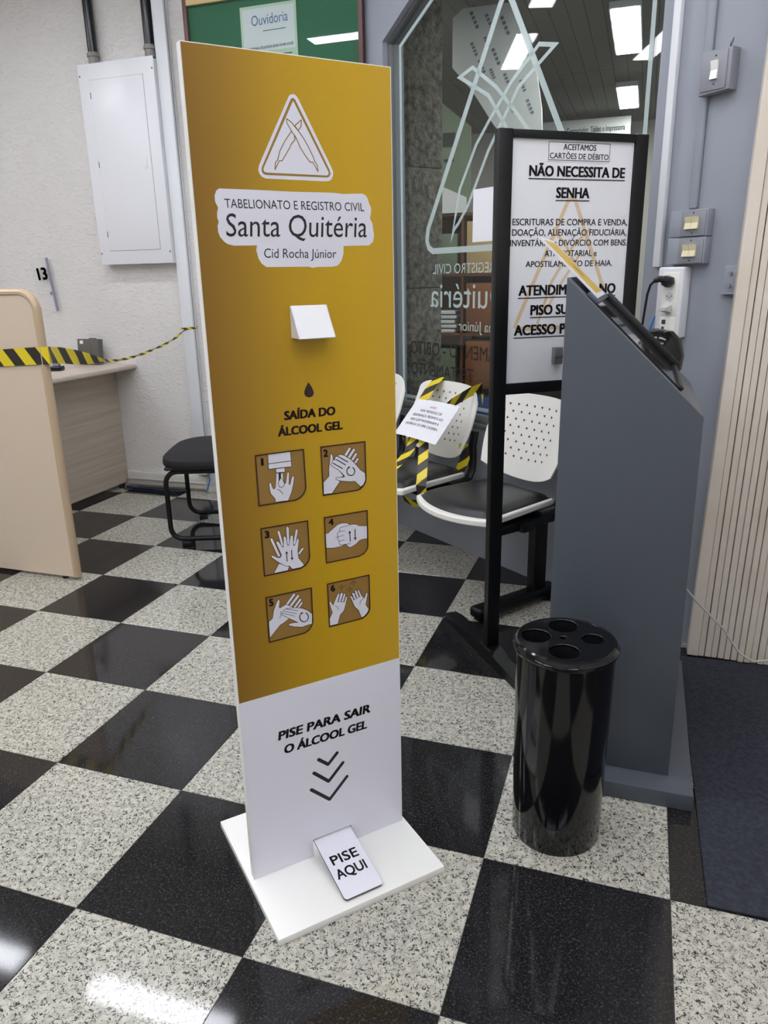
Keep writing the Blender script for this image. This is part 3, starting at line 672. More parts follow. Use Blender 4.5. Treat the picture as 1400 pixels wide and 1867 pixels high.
for i, (frame, ops) in enumerate(ART['icons']):
    pic = fill('pictogram', frame, 1, M['picto'], st)
    mw, ml = MB(), MB()
    for k, (kind, pts, w) in enumerate(ops):
        if kind == 'w':
            mw.poly([ar(2 + k * .8)(*p) for p in pts])
            stroke(ml, pts, w * 1.0, ar(2.4 + k * .8), True)
        elif kind == 'd':
            ml.poly([ar(2.4 + k * .8)(*p) for p in pts])
        else:
            stroke(ml, pts, w * 1.05, ar(2.4 + k * .8))
    stroke(ml, frame, 2.4, ar(15), True)
    mw.build('drawing', M['art_white'], pic, smooth=False, recalc=False)
    ml.build('outline', M['ink_brown'], pic, smooth=False, recalc=False)
    p = ART['texts'][str(i + 1)]
    text_part(str(i + 1), p[0], p[1], p[2], ar(12), M['ink_brown'], pic, .06, 'numeral')
# nozzle hood: a folded wedge open below
HX0, HX1, HT, HB, HD = .158, .231, 1.2255, 1.168, .036
mb = MB()
mb.prism([(HX0, 0, HT), (HX0, -HD, HB), (HX0, 0, HB)], (.0015, 0, 0))
mb.prism([(HX1, 0, HT), (HX1, -HD, HB), (HX1, 0, HB)], (-.0015, 0, 0))
mb.prism([(HX0, 0, HT), (HX1, 0, HT), (HX1, -HD, HB), (HX0, -HD, HB)], (0, .0012, -.0012))
mb.build('nozzle_hood', M['white'], st, smooth=False)
# pedal
PL = [Vector((.1455, .012, .0565)), Vector((.2365, .012, .0565)), Vector((.2365, -.158, .0235)), Vector((.1455, -.158, .0235))]
sl = (PL[3] - PL[0]).normalized(); pn = Vector((1, 0, 0)).cross(sl) * -1
pn = pn if pn.z > 0 else -pn
def round_rect(off, th, r=.007):
    o = pn * off
    pts = []
    p0, p1, p2, p3 = PL
    ex = Vector((1, 0, 0))
    pts += [p0, p1]
    for k in range(5):
        t = k / 4 * math.pi / 2
        pts.append(p2 - ex * r - sl * r + ex * r * math.cos(t) + sl * r * math.sin(t))
    for k in range(5):
        t = math.pi / 2 + k / 4 * math.pi / 2
        pts.append(p3 + ex * r - sl * r + ex * r * math.cos(t) + sl * r * math.sin(t))
    return [p + o for p in pts], -pn * th
pp, vec = round_rect(0, .004)
ped = MB().prism(pp, vec).build('pedal', M['black'], st, smooth=False)
pp, vec = round_rect(.0012, .0012)
MB().prism(pp, vec).build('pedal_sheet', M['white_print'], ped, smooth=False)
ml_ = (PL[3] - PL[0]).length
pt = lambda a, b: PL[0] + Vector((1, 0, 0)) * (.091 * a) + sl * ml_ * b + pn * .0015
off = .012 / ml_
def pf(b): return off + (1 - off) * b
text_part('PISE', (.13, pf(.475)), (.84, pf(.475)), (.13, pf(.325)), pt, M['ink'], ped, .04)
text_part('AQUI', (.08, pf(.70)), (.87, pf(.70)), (.08, pf(.55)), pt, M['ink'], ped, .04)

# ================================================================== SIGN STAND
sg = thing('sign_stand', 'black metal poster stand holding a white notice, behind the grey kiosk', 'sign', (.628, .909, 0), R(37.5))
for x in (0, .455):
    MB().box(x, x + .045, 0, .03, .02, 1.663, bev=.002).build('post', M['black_metal'], sg)
for x, y0, y1 in ((-.004, -.30, .36), (.455, -.20, .36)):
    f = MB()
    f.prism([(x, y0, 0), (x, y1, 0), (x, y1, .022), (x, y1 - .05, .03), (x, .09, .036), (x, .05, .05), (x, -.03, .05), (x, -.07, .036), (x, y0 + .05, .03), (x, y0, .022)], (.052, 0, 0), bev=.002, seg=1)
    f.build('foot', M['black_metal'], sg)
MB().box(.045, .455, 0, .03, 1.640, 1.662, bev=.002).build('top_rail', M['black_metal'], sg)
MB().box(.045, .455, 0, .03, .914, .948, bev=.002).build('bottom_rail', M['black_metal'], sg)
MB().box(.043, .457, .014, .028, .94, 1.645).build('back_panel', M['black'], sg, smooth=False)
ps = MB().box(.045, .455, .009, .0135, .948, 1.640).build('poster', M['paper'], sg, smooth=False)
s3 = lambda off: (lambda u, v: (u / 1000, .009 - off, v / 1000))
outline('faint_triangle', [(82, 1140), (74, 1120), (90, 1112), (410, 1112), (426, 1120), (418, 1140), (262, 1478), (250, 1486), (238, 1478)], 12, M['gold_faint'], ps, s3(.0004))
outline('faint_quill', [(150, 1125), (195, 1250), (262, 1350), (320, 1400)], 9, M['gold_faint'], ps, s3(.0005), False)
outline('faint_quill', [(175, 1160), (225, 1240), (290, 1330)], 8, M['gold_faint'], ps, s3(.0005), False)
outline('faint_quill', [(350, 1130), (305, 1250), (238, 1350), (190, 1400)], 9, M['gold_faint'], ps, s3(.0005), False)
def st_text(t, x0, x1, y, h, bold=.0, under=False):
    text_part(t, (x0, y), (x1, y), (x0, y + h), s3(.0009), M['ink'], ps, bold)
    if under:
        mb = MB(); mb.poly([s3(.0009)(*q) for q in ((x0 - 1, y - 8.5), (x1 + 1, y - 8.5), (x1 + 1, y - 5.5), (x0 - 1, y - 5.5))])
        mb.build('underline', M['ink'], ps, smooth=False)
lb = MB().box(.161, .373, .0078, .0088, 1.5825, 1.6365).build('pasted_label', M['paper'], ps, smooth=False)
outline('label_border', [(164, 1586), (370, 1586), (370, 1633.5), (164, 1633.5)], 1.6, M['ink'], lb, s3(.0016))
text_part('ACEITAMOS', (212, 1613.5), (323, 1613.5), (212, 1629.5), s3(.0016), M['ink'], lb, .02)
text_part('CARTÕES DE DÉBITO', (168, 1590), (367, 1590), (168, 1605), s3(.0016), M['ink'], lb, .015)
st_text('NÃO NECESSITA DE', 103, 429, 1542, 28.5, .042, True)
st_text('SENHA', 195, 309, 1484, 29, .042, True)
st_text('ESCRITURAS DE COMPRA E VENDA,', 54, 450, 1408.5, 18, .012)
st_text('DOAÇÃO, ALIENAÇÃO FIDUCIÁRIA,', 54, 449, 1379.5, 18, .012)
st_text('INVENTÁRIO e DIVÓRCIO COM BENS.', 48, 453, 1350.5, 17.5, .012)
st_text('ATA NOTARIAL e', 165, 347, 1320.5, 17.5, .012)
st_text('APOSTILAMENTO DE HAIA.', 102, 405, 1291, 17, .012)
st_text('ATENDIMENTO NO', 81, 424, 1209, 30, .042, True)
st_text('PISO SUPERIOR', 124, 385, 1151, 30, .042, True)
st_text('ACESSO P', 70, 250, 1092, 31, .042, True)
lk = MB().box(.205, .235, -.010, .0085, 1.000, 1.052, bev=.002).box(.205, .235, -.013, -.009, 1.024, 1.029).build('latch', M['steel'], sg)

# ================================================================== SELF-SERVICE KIOSK
ki = thing('kiosk', 'tall grey ticket kiosk with a sloped touch screen on top', 'kiosk', (.885, .367, 0), 0)
KX, KD = .307, .575
MB().box(-.045, .372, -.066, .645, 0, .045, bev=.002).build('base', M['grey_metal'], ki)
prof = [(0, .045), (.315, .045), (KX, .965), (0, 1.262)]
MB().prism([(x, 0, z) for x, z in prof], (0, KD, 0), bev=.002, seg=2).build('body', M['grey_metal'], ki)
# things lying on the slope: frame with its x axis down the slope
SLA = math.atan2(1.262 - .965, KX)
def slope_m():
    return Matrix.Translation((0, 0, 1.262)) @ Matrix.Rotation(SLA, 4, 'Y')
SM = slope_m(); SLEN = math.hypot(1.262 - .965, KX)
MB().box(.085, .350, .045, .475, .0005, .004, mtx=SM).build('screen', M['screen'], ki, smooth=False)
MB().box(.080, .356, .475, .495, .0, .020, bev=.004, mtx=SM).box(.345, .358, .043, .495, 0, .010, bev=.003, mtx=SM).build('screen_rim', M['black'], ki)
MB().box(.055, .088, .045, .495, 0, .0095, bev=.003, mtx=SM).build('screen_head', M['grey_metal'], ki)
cd = MB().box(-.115, .078, .075, .36, .010, .014, mtx=SM).build('display_card', M['white_print'], ki, smooth=False)
MB().box(-.105, .066, .105, .33, .0141, .0145, mtx=SM).build('yellow_print', M['yellow'], cd, smooth=False)
mb = MB(); mb.disc(SM @ Vector((-.005, .21, .0149)), .02, SM.to_3x3() @ Vector((0, 0, 1)), 14); mb.build('dark_seal', M['gold_line'], cd, smooth=False)

# black rounded receipt printer standing on the far side of the slope
pr_ = thing('receipt_printer', 'black rounded device clamped on the far side of the kiosk top', 'printer', (.885 + .205, .367 + KD, .975), 0)
mb = MB()
prof2 = [(.0, -.06), (.05, -.055), (.078, -.02), (.082, .02), (.07, .065), (.045, .09), (.0, .098)]
mb.lathe(prof2, (0, .055, .04), 24)
for v in mb.bm.verts:
    v.co.y = .055 + (v.co.y - .055) * .62
mb.build('body', M['black_gloss'], pr_)
MB().box(-.03, .03, -.02, .06, -.05, .0, bev=.005).build('clamp', M['black'], pr_)

# ================================================================== CUP BIN
bn = thing('cup_bin', 'glossy black cylindrical bin with round holes in its lid', 'bin', (.943, .152, 0), 0)
MB().lathe([(0, 0), (.100, 0), (.1015, .004), (.1055, .25), (.108, .480), (.103, .480), (.098, .02), (0, .02)], n=64).build('body', M['black_gloss'], bn)
cu = bpy.data.curves.new('lid', 'CURVE'); cu.dimensions = '2D'; cu.fill_mode = 'BOTH'; cu.extrude = .003; cu.bevel_depth = .002; cu.bevel_resolution = 2
for (x, y, r) in ((0, 0, .105), (-.066, -.001, .0345), (-.012, .066, .0345), (.056, .018, .0255), (.002, -.058, .0345), (-.007, .006, .009)):
    sp = cu.splines.new('POLY'); nseg = 64 if r > .1 else 32
    sp.points.add(nseg - 1); sp.use_cyclic_u = True
    for j in range(nseg):
        sp.points[j].co = (x + r * math.cos(2 * math.pi * j / nseg), y + r * math.sin(2 * math.pi * j / nseg), 0, 1)
tmp = bpy.data.objects.new('lid', cu); COL.objects.link(tmp)
me = bpy.data.meshes.new_from_object(tmp.evaluated_get(bpy.context.evaluated_depsgraph_get()))
bpy.data.objects.remove(tmp)
for p in me.polygons: p.use_smooth = True
me.set_sharp_from_angle(angle=R(35))
me.materials.clear(); me.materials.append(M['black_gloss'])
lid = bpy.data.objects.new('lid', me); COL.objects.link(lid); lid.parent = bn; lid.location = (0, 0, .495)
MB().lathe([(.1035, .480), (.112, .478), (.1155, .484), (.1155, .489), (.1115, .494), (.110, .499), (.106, .502), (.1005, .4995), (.1005, .492)], n=64).build('lid_rim', M['black_gloss'], lid).location = (0, 0, -.495)
mb = MB()
for (x, y, r) in ((-.066, -.001, .0345), (-.012, .066, .0345), (.056, .018, .0255), (.002, -.058, .0345)):
    mb.lathe([(r, .0), (r - .001, -.12), (r - .003, -.12), (r - .0025, 0)], (x, y, 0), 32)
mb.build('cup_tubes', M['black'], lid)

# ================================================================== WAITING BENCH by the window
be = thing('waiting_bench', 'row of joined white perforated waiting seats with black cushions under the window', 'bench', W0, WA)
_SZ = .428
def seat(c):
    def pan(a, b):
        a = a * 2 - 1
        s = c + a * (.178 + .046 * b) * (1 - .02 * max(0, b - .72) ** 2 / .0784 * abs(a) ** 3)
        o = .115 + b * (.372 + .068 * (1 - a * a))
        z = _SZ + .004 * (1 - b) - .004 * max(0, (b - .8) / .2) ** 2 + .004 * a * a
        return Vector((s, -o, z)), Vector((0, 0, 1))
    sh = MB().shell(pan, 20, 20, .026)
    bmesh.ops.recalc_face_normals(sh.bm, faces=sh.bm.faces)
    p = sh.build('seat_shell', M['white_plastic'], be)
    md = p.modifiers.new('bevel', 'BEVEL'); md.width = .006; md.segments = 2; md.limit_method = 'ANGLE'; md.angle_limit = R(50)
    def cush(a, b):
        q, n = pan(.5 + (a - .5) * .925, .02 + b * .925)
        ea = 1 - abs(a * 2 - 1) ** 8; eb = 1 - abs(b * 2 - 1) ** 8
        q.z += .002 + .022 * (ea * eb) ** .5 + .010 * math.sin(b * math.pi) * ea
        return q, n
    MB().shell(cush, 24, 24, .004).build('cushion', M['vinyl'], be)
def back_fn(c):
    def fn(a, b):
        t = a * 2 - 1
        zb = .528 - .050 * (1 - abs(t) ** 2.2)
        zt = .742 + .066 * (1 - abs(t) ** 6) ** .5 + .006 * (1 - t * t)
        z = zb + (zt - zb) * b
        s = c + t * (.196 + .026 * math.sin(min(1, b * 1.4) * math.pi / 2) - .012 * b ** 3)
        o = .118 - .072 * b + .045 * t * t * (1 - .25 * b)
        return Vector((s, -o, z)), Vector((-.25 * t, -1, .2)).normalized()
    return fn
def back(c):
    fn = back_fn(c)
    p = MB().shell(fn, 32, 18, .006).build('backrest', M['white_plastic'], be)
    mb = MB()
    rows = 8
    rnd = random.Random(3)
    for j in range(rows):
        for i in range(7):
            a = .16 + .68 * (i + (.5 if j % 2 else 0)) / 7.0
            b = .24 + .62 * j / (rows - 1)
            p0, n = fn(a, b); p1, _ = fn(a + .01, b); p2, _ = fn(a, b + .01)
            ux = (p1 - p0).normalized(); uy = (p2 - p0).normalized()
            q = p0 + n * .0008
            th = (i + j) % 4 * math.pi / 2 + rnd.uniform(-.2, .2)
            mb.poly([q + (ux * math.cos(th + k * 2.094) + uy * math.sin(th + k * 2.094)) * .0072 for k in range(3)])
    h = mb.build('perforations', M['hole'], p, smooth=False); h['kind'] = 'stuff'
    for sgn in (-1, 1):
        x = c + sgn * .196
        MB().tube([(x, -.22, .398), (x, -.15, .400), (x, -.110, .412), (x, -.090, .45), (x, -.086, .50), (x + sgn * .004, -.092, .56), (x + sgn * .004, -.080, .62)], .012, 10, flat=1.9).build('upright', M['black_metal'], be)
for c in (.885, .355, -.175):
    seat(c); back(c)
MB().box(-.62, 1.085, -.30, -.24, .335, .375, bev=.006).build('beam', M['black_metal'], be)
for c in (.885, .355, -.175):
    for dx in (-.12, .12):
        MB().prism([(c + dx - .02, -.14, .378), (c + dx - .02, -.14, .398), (c + dx - .02, -.42, .398), (c + dx - .02, -.42, .388), (c + dx - .02, -.31, .360), (c + dx - .02, -.24, .360)], (.04, 0, 0)).build('seat_bracket', M['black_metal'], be, smooth=False)
for x in (1.03, -.50):
    MB().box(x - .022, x + .022, -.195, -.125, .045, .345, bev=.008, seg=3).build('leg', M['black_metal'], be)
    MB().box(x - .03, x + .035, -.49, -.06, .018, .062, bev=.012, seg=3).box(x - .025, x + .03, -.47, -.43, 0, .02, bev=.003).box(x - .025, x + .03, -.12, -.08, 0, .02, bev=.003).build('foot', M['black_metal'], be)
    MB().box(x - .028, x + .035, -.40, -.10, .338, .380, bev=.01, seg=3).build('cross_arm', M['black_metal'], be)

# caution tape strung round the middle seat, and the notice hung on it
tp = thing('caution_tape', 'yellow and black striped caution tape tied round the middle waiting seat', 'tape', W0, WA)
def band(pts, w, dr, period=.10):
    MB().ribbon([Vector((s, -o, z)) for s, o, z in pts], w, dr, period).build('band', M['tape'], tp, smooth=False)
band([(0.265, 0.035, 0.760), (0.265, 0.045, 0.825), (0.275, 0.100, 0.790), (0.285, 0.160, 0.730), (0.295, 0.205, 0.690)], .072, (1, 0, .1))
band([(0.560, 0.040, 0.750), (0.555, 0.045, 0.806), (0.540, 0.100, 0.790), (0.515, 0.170, 0.752), (0.470, 0.215, 0.700)], .05, (.35, -.2, 1))
band([(.465, .295, .605), (.487, .31, .576), (.545, .36, .520), (.595, .405, .465), (.602, .415, .44), (.598, .40, .37)], .045, (1, .6, 0))
band([(0.400, 0.290, 0.600), (0.410, 0.330, 0.545), (0.420, 0.400, 0.495), (0.410, 0.470, 0.450), (0.400, 0.500, 0.425), (0.400, 0.460, 0.355)], .045, (1, .5, .1))
band([(0.440, 0.280, 0.610), (0.360, 0.260, 0.575), (0.280, 0.240, 0.550), (0.190, 0.200, 0.530), (0.130, 0.160, 0.540)], .045, (.1, -.4, 1))
band([(0.545, 0.135, 0.570), (0.537, 0.120, 0.500), (0.515, 0.130, 0.440), (0.500, 0.160, 0.410)], .045, (1, .6, 0))
band([(0.340, 0.300, 0.360), (0.330, 0.310, 0.310), (0.370, 0.290, 0.285), (0.440, 0.270, 0.300), (0.490, 0.280, 0.340)], .045, (.2, -.5, 1))
nt = thing('paper_notice', 'white sheet with printed lines hung on the tape of the middle seat', 'paper', W0, WA)
NC = [Vector((.305, -.205, .745)), Vector((.600, -.205, .748)), Vector((.585, -.325, .598)), Vector((.290, -.325, .602))]
def nfn(a, b):
    p = (NC[0] * (1 - a) + NC[1] * a) * (1 - b) + (NC[3] * (1 - a) + NC[2] * a) * b
    nrm = (NC[1] - NC[0]).cross(NC[0] - NC[3]).normalized()
    if nrm.y > 0: nrm = -nrm
    return p + nrm * (.010 * math.sin(a * math.pi)), nrm
MB().shell(nfn, 10, 3, .0006).build('sheet', M['paper'], nt)
n3 = lambda a, b: nfn(a, 1 - b)[0] + nfn(a, 1 - b)[1] * .001
for t, x0, x1, y, h, ink in (('A VISO', .45, .60, .80, .055, 'red_ink'), ('POR MEDIDAS DE', .28, .78, .68, .06, 'ink'), ('SEGURANÇA, PEDIMOS AO', .16, .86, .555, .06, 'ink'), ('SR(A) QUE MANTENHAM A', .17, .84, .43, .06, 'ink'), ('DISTÂNCIA DE UMA CADEIRA.', .12, .88, .305, .06, 'ink')):
    text_part(t.replace('A VISO', 'AVISO'), (x0, y), (x1, y), (x0, y + h), n3, M[ink], nt)

# ================================================================== WHITE WALL: electrical panel, pipes, number plate, notice board
ep = thing('electrical_panel', 'white metal electrical panel box with a hinged door on the white wall', 'panel', (-2.012, LW_Y - .001, 1.375), 0)
EW, EH, ED = .489, 1.043, .071
MB().box(0, EW, -ED + .006, 0, 0, EH - .012).build('box', M['white'], ep, smooth=False)
MB().box(0, EW, -ED, -ED + .0055, 0, EH, bev=.0015).build('cover', M['white'], ep)
MB().box(.0685, .4175, -ED - .0006, -ED - .0001, .0745, .9635).build('door_gap', M['switch_grey'], ep, smooth=False)
dr = MB().box(.070, .416, -ED - .003, -ED - .0002, .076, .962, bev=.0012).build('door', M['white'], ep)
MB().box(.372, .392, -ED - .0055, -ED - .0031, .500, .555, bev=.0008).build('latch', M['white'], dr)
for z in (.150, .520, .870):
    MB().box(.068, .0715, -ED - .0042, -ED - .0003, z, z + .032).build('hinge', M['slot'], dr, smooth=False)
for x, z in ((.010, .985), (.478, .985), (.010, .062), (.478, .062)):
    mb = MB(); mb.disc((x, -ED - .0001, z), .005, (0, -1, 0), 12, .0012); mb.build('screw', M['steel'], ep)
for x, lab in ((-1.925, 'black conduit pipe rising from the left of the electrical panel'), (-1.560, 'black conduit pipe rising from the right of the electrical panel, beside the duct')):
    cp = thing('conduit_pipe', lab, 'pipe', (x, LW_Y - .034, 2.42), 0, 'conduit pipes above the electrical panel')
    MB().tube([(0, 0, .05), (0, 0, CEIL - 2.42)], .026, 20).build('pipe', M['pipe'], cp)
    MB().tube([(0, 0, 0), (0, 0, .058)], .028, 20).tube([(0, 0, .036), (0, 0, .050)], .0335, 20).build('collar', M['collar'], cp)

npz = thing('number_plate', 'clear plastic counter plate with the number 13 on the white wall', 'sign', (-2.43, LW_Y - .02, 1.11), 0)
RT = Matrix.Rotation(R(-5.5), 4, 'Y')
MB().box(-.125, 0, -.002, .0015, .0, .32, mtx=RT).build('plate', M['acrylic'], npz, smooth=False)
MB().box(-.002, .010, -.008, .003, .0, .15, mtx=RT).box(-.004, .009, -.006, .003, .15, .318, mtx=RT).build('edge_strip', M['acrylic_edge'], npz, smooth=False)
MB().box(-.03, -.01, .0015, .02, .1, .12, mtx=RT).build('wall_peg', M['acrylic_edge'], npz, smooth=False)
text_part('13', (-88, 195), (-14, 193), (-90, 268), lambda u, v: RT @ Vector((u / 1000, -.0035, v / 1000)), M['ink'], npz, .05)

nb = thing('notice_board', 'green felt notice board in a dark wooden frame behind glass, high on the wall', 'board', (-1.24, 2.40, 2.05), 0)
BW, BH, BD = .948, .60, .038
MB().box(.05, .70, 0, LW_Y - 2.40, .05, BH - .05).build('mounting_box', M['wood'], nb, smooth=False)
MB().box(.01, BW - .01, -.018, -.002, .01, BH - .01).build('felt', M['green'], nb, smooth=False)
for a in ((0, .022, 0, BH), (BW - .022, BW, 0, BH)):
    MB().box(a[0], a[1], -BD, 0, a[2], a[3], bev=.002).build('frame_side', M['wood'], nb)
MB().box(.022, BW - .022, -BD, 0, 0, .03, bev=.002).build('frame_rail', M['wood'], nb)
MB().box(.022, BW - .022, -BD, 0, BH - .078, BH, bev=.002).build('frame_rail', M['wood_light'], nb)
MB().box(.022, BW - .022, -.030, -.0285, .03, BH - .024).build('pane', M['glass'], nb, smooth=False)
po = thing('ombudsman_poster', 'pale green sheet headed Ouvidoria pinned inside the green notice board', 'poster', (-.93, 2.3795, 2.105), R(0))
MB().box(0, .300, -.0012, 0, .0, .43).build('sheet', M['poster_green'], po, smooth=False)
MB().box(.012, .288, -.0016, -.0011, .235, .418).build('white_field', M['paper'], po, smooth=False)
q3 = lambda u, v: (u / 1000, -.0022, v / 1000)
text_part('Ouvidoria', (60, 345), (255, 350), (60, 388), q3, M['blue_ink'], po)
text_part('O TRIBUNAL DE JUSTIÇA QUER OUVIR VOCÊ!', (25, 243), (278, 247), (25, 254), q3, M['blue_ink'], po, .015)
mb = MB()
for k in range(6):
    y = 212 - k * 17
    mb.poly([q3(*p) for p in ((30, y), (270 - 30 * (k % 3), y), (270 - 30 * (k % 3), y + 4), (30, y + 4))])
mb.poly([q3(*p) for p in ((120, 318), (240, 320), (240, 323), (120, 321))])
mb.build('small_print', M['ink'], po, smooth=False)

# ================================================================== PARTITION, DESK, STOOL
pa = thing('partition_screen', 'beige office partition screen with a rounded corner, at the left edge', 'partition', (-1.262, 1.125, 0), 0)
PR_ = .085
def pcurve(inset, k=8):
    pts = [(-1.6, .015), (-inset, .015)]
    for i in range(k + 1):
        t = i / k * math.pi / 2
        pts.append((-PR_ + (PR_ - inset) * math.cos(t), 1.253 - PR_ + (PR_ - inset) * math.sin(t)))
    pts.append((-1.6, 1.253 - inset))
    return pts
MB().prism([(x, -.014, z) for x, z in pcurve(.02)], (0, .028, 0)).build('panel', M['beige'], pa, smooth=False)
ed = pcurve(.012)[1:]
MB().tube([(x, 0, z) for x, z in ed], .016, 10, flat=1.25).build('edging', M['beige_edge'], pa)
for x in (-.08, -1.2):
    MB().lathe([(0, 0), (.014, 0), (.014, .012), (.008, .016), (0, .016)], (x, 0, 0), 12).build('foot', M['black'], pa)

dk = thing('desk', 'pale wood-grain office desk pushed against the white wall', 'desk', (-2.07, 2.05, 0), 0)
MB().box(-1.3, .165, -.28, LW_Y - 2.05 - .002, .762, .792, bev=.010, seg=3).build('top', M['desk_top'], dk)
MB().box(-.02, 0, -.26, LW_Y - 2.05 - .004, .03, .762).build('side_panel', M['desk'], dk, smooth=False)
MB().box(-1.3, -1.28, -.26, LW_Y - 2.05 - .004, .03, .762).build('side_panel', M['desk'], dk, smooth=False)
MB().box(-1.28, -.02, .30, .318, .25, .762).build('modesty_panel', M['desk'], dk, smooth=False)
for x in (-.01, -1.29):
    MB().lathe([(0, 0), (.02, 0), (.02, .03), (0, .03)], (x, -.22, 0), 12).build('foot', M['black'], dk)
    MB().lathe([(0, 0), (.02, 0), (.02, .03), (0, .03)], (x, .45, 0), 12).build('foot', M['black'], dk)

dv = thing('power_unit', 'grey upright box with a small white sticker at the back of the desk', 'device', (-2.25, 2.50, .792), 0)
lean = Matrix.Rotation(R(-6), 4, 'X')
MB().box(0, .155, -.045, 0, .0045, .152, bev=.004, mtx=lean).build('case', M['plastic_grey'], dv)
MB().box(.02, .044, -.0462, -.045, .122, .142, mtx=lean).build('sticker', M['paper'], dv, smooth=False)
MB().box(.08, .12, -.036, -.012, .150, .157, bev=.002, mtx=lean).build('handle', M['black'], dv)
MB().box(.098, .0995, -.0464, -.045, .01, .12, mtx=lean).build('seam', M['slot'], dv, smooth=False)
fr = thing('fingerprint_reader', 'small black desktop reader with a translucent grey block on the desk', 'device', (-2.16, 2.16, .792), R(15))
MB().box(-.04, .04, -.03, .03, 0, .026, bev=.008, seg=3).build('body', M['black_gloss'], fr)
MB().box(-.016, .018, -.016, .018, .026, .052, bev=.004, mtx=Matrix.Rotation(R(8), 4, 'Y')).build('sensor_block', M['acrylic_edge'], fr)
cb = MB().tube([(-2.196, 2.15, .803), (-2.25, 2.12, .796), (-2.32, 2.08, .796), (-2.42, 2.09, .796), (-2.52, 2.2, .796)], .0025, 6).build('reader_cable', M['ink_brown'])
tag(cb, 'thin dark cable running over the desk to the small reader', 'cable')

so = thing('stool', 'black padded stool on a bent tube frame, half hidden by the gold stand', 'stool', (-.965, 1.911, 0), R(21))
def cush_fn(a, b):
    # rounded-corner pillow top
    th = 2 * math.pi * a
    e = .52
    cx = math.copysign(abs(math.cos(th)) ** e, math.cos(th)) if abs(math.cos(th)) > 1e-9 else 0
    cy = math.copysign(abs(math.sin(th)) ** e, math.sin(th)) if abs(math.sin(th)) > 1e-9 else 0
    prof = [(1.0, .412), (1.012, .418), (1.012, .436), (1.0, .447), (.94, .458), (.80, .470), (.55, .477), (.28, .480), (0, .481)]
    r, z = prof[min(8, int(round(b * 8)))]
    return Vector((.262 * cx * r, .285 * cy * r, z))
cm = MB().grid(cush_fn, 56, 8)
bmesh.ops.remove_doubles(cm.bm, verts=cm.bm.verts, dist=1e-5)
cm.build('cushion', M['cloth'], so)
MB().box(-.235, .235, -.255, .255, .396, .414, bev=.01, seg=2).build('seat_board', M['black'], so)
def loop(y):
    x0, x1, z0, z1, r = -.238, .238, .038, .385, .06
    pts = []
    for cx, cz, a0 in ((x1 - r, z1 - r, 0), (x0 + r, z1 - r, 90), (x0 + r, z0 + r, 180), (x1 - r, z0 + r, 270)):
        for k in range(7):
            t = R(a0 + k * 15)
            pts.append((cx + r * math.cos(t), y, cz + r * math.sin(t)))
    return pts
for y in (-.222, .222):
    MB().tube(loop(y), .0125, 12, closed=True).build('leg_loop', M['black_metal'], so)
    for x in (-.165, .165):
        MB().box(x - .022, x + .022, y - .014, y + .014, 0, .03, bev=.004).build('foot_cap', M['black'], so)

# long striped tape from the partition across the desk to the duct
tp2 = thing('barrier_tape', 'yellow and black caution tape strung from the partition to the white duct', 'tape', (0, 0, 0), 0)
P = [(-2.85, 1.106, 0.955), (-2.2, 1.106, 0.962), (-1.8, 1.106, 0.972), (-1.5, 1.105, 0.98), (-1.285, 1.104, 0.993), (-1.236, 1.112, 0.994), (-1.273, 1.17, 0.99), (-1.288, 1.24, 0.981), (-1.298, 1.31, 0.969), (-1.306, 1.37, 0.958), (-1.313, 1.43, 0.947), (-1.322, 1.49, 0.936), (-1.331, 1.55, 0.927)]
Wd = [0.07, 0.07, 0.07, 0.07, 0.07, 0.07, 0.068, 0.068, 0.066, 0.06, 0.05, 0.036, 0.016]
Dr = [(0, 0, 1), (0, 0, 1), (0, 0, 1), (0, 0, 1), (0, 0, 1), (0, 0, 1), (0, 0, 1), (0, 0.05, 1), (0, 0.05, 1), (0.1, 0.1, 1), (0.1, 0.2, 1), (0.2, 0.2, 0.9), (0.3, 0.2, 0.8)]
MB().ribbon(P, Wd, Dr, .115).build('band', M['tape'], tp2)
TW = [(-1.331, 1.55, 0.927), (-1.364, 1.66, 0.912), (-1.392, 1.78, 0.907), (-1.415, 1.89, 0.907), (-1.437, 2.0, 0.912), (-1.459, 2.13, 0.923), (-1.476, 2.26, 0.938), (-1.491, 2.36, 0.954), (-1.495, 2.43, 0.973), (-1.495, 2.51, 1.005)]
n_ = 60
tp_, td_ = [], []
for i in range(n_ + 1):
    t = i / n_ * (len(TW) - 1); k = min(int(t), len(TW) - 2); f = t - k
    tp_.append(Vector(TW[k]) * (1 - f) + Vector(TW[k + 1]) * f)
    ph = i * .55
    td_.append(Vector((.3 * math.cos(ph), .4 * math.cos(ph), 1.0 * abs(math.sin(ph)) + .35)))
MB().ribbon(tp_, .013, td_, .10).build('twisted_band', M['tape'], tp2)
MB().ribbon([(-1.535, 2.5175, 1.004), (-1.49, 2.5165, 1.008), (-1.4465, 2.5165, 1.010), (-1.4455, 2.54, 1.011), (-1.4455, 2.562, 1.012)], .012, (0, 0, 1), .06).build('duct_wrap', M['tape'], tp2, smooth=False)
MB().lathe([(0, -.008), (.008, -.004), (.009, .002), (.005, .007), (0, .008)], (-1.497, 2.508, 1.006), 10).build('knot', M['black'], tp2)

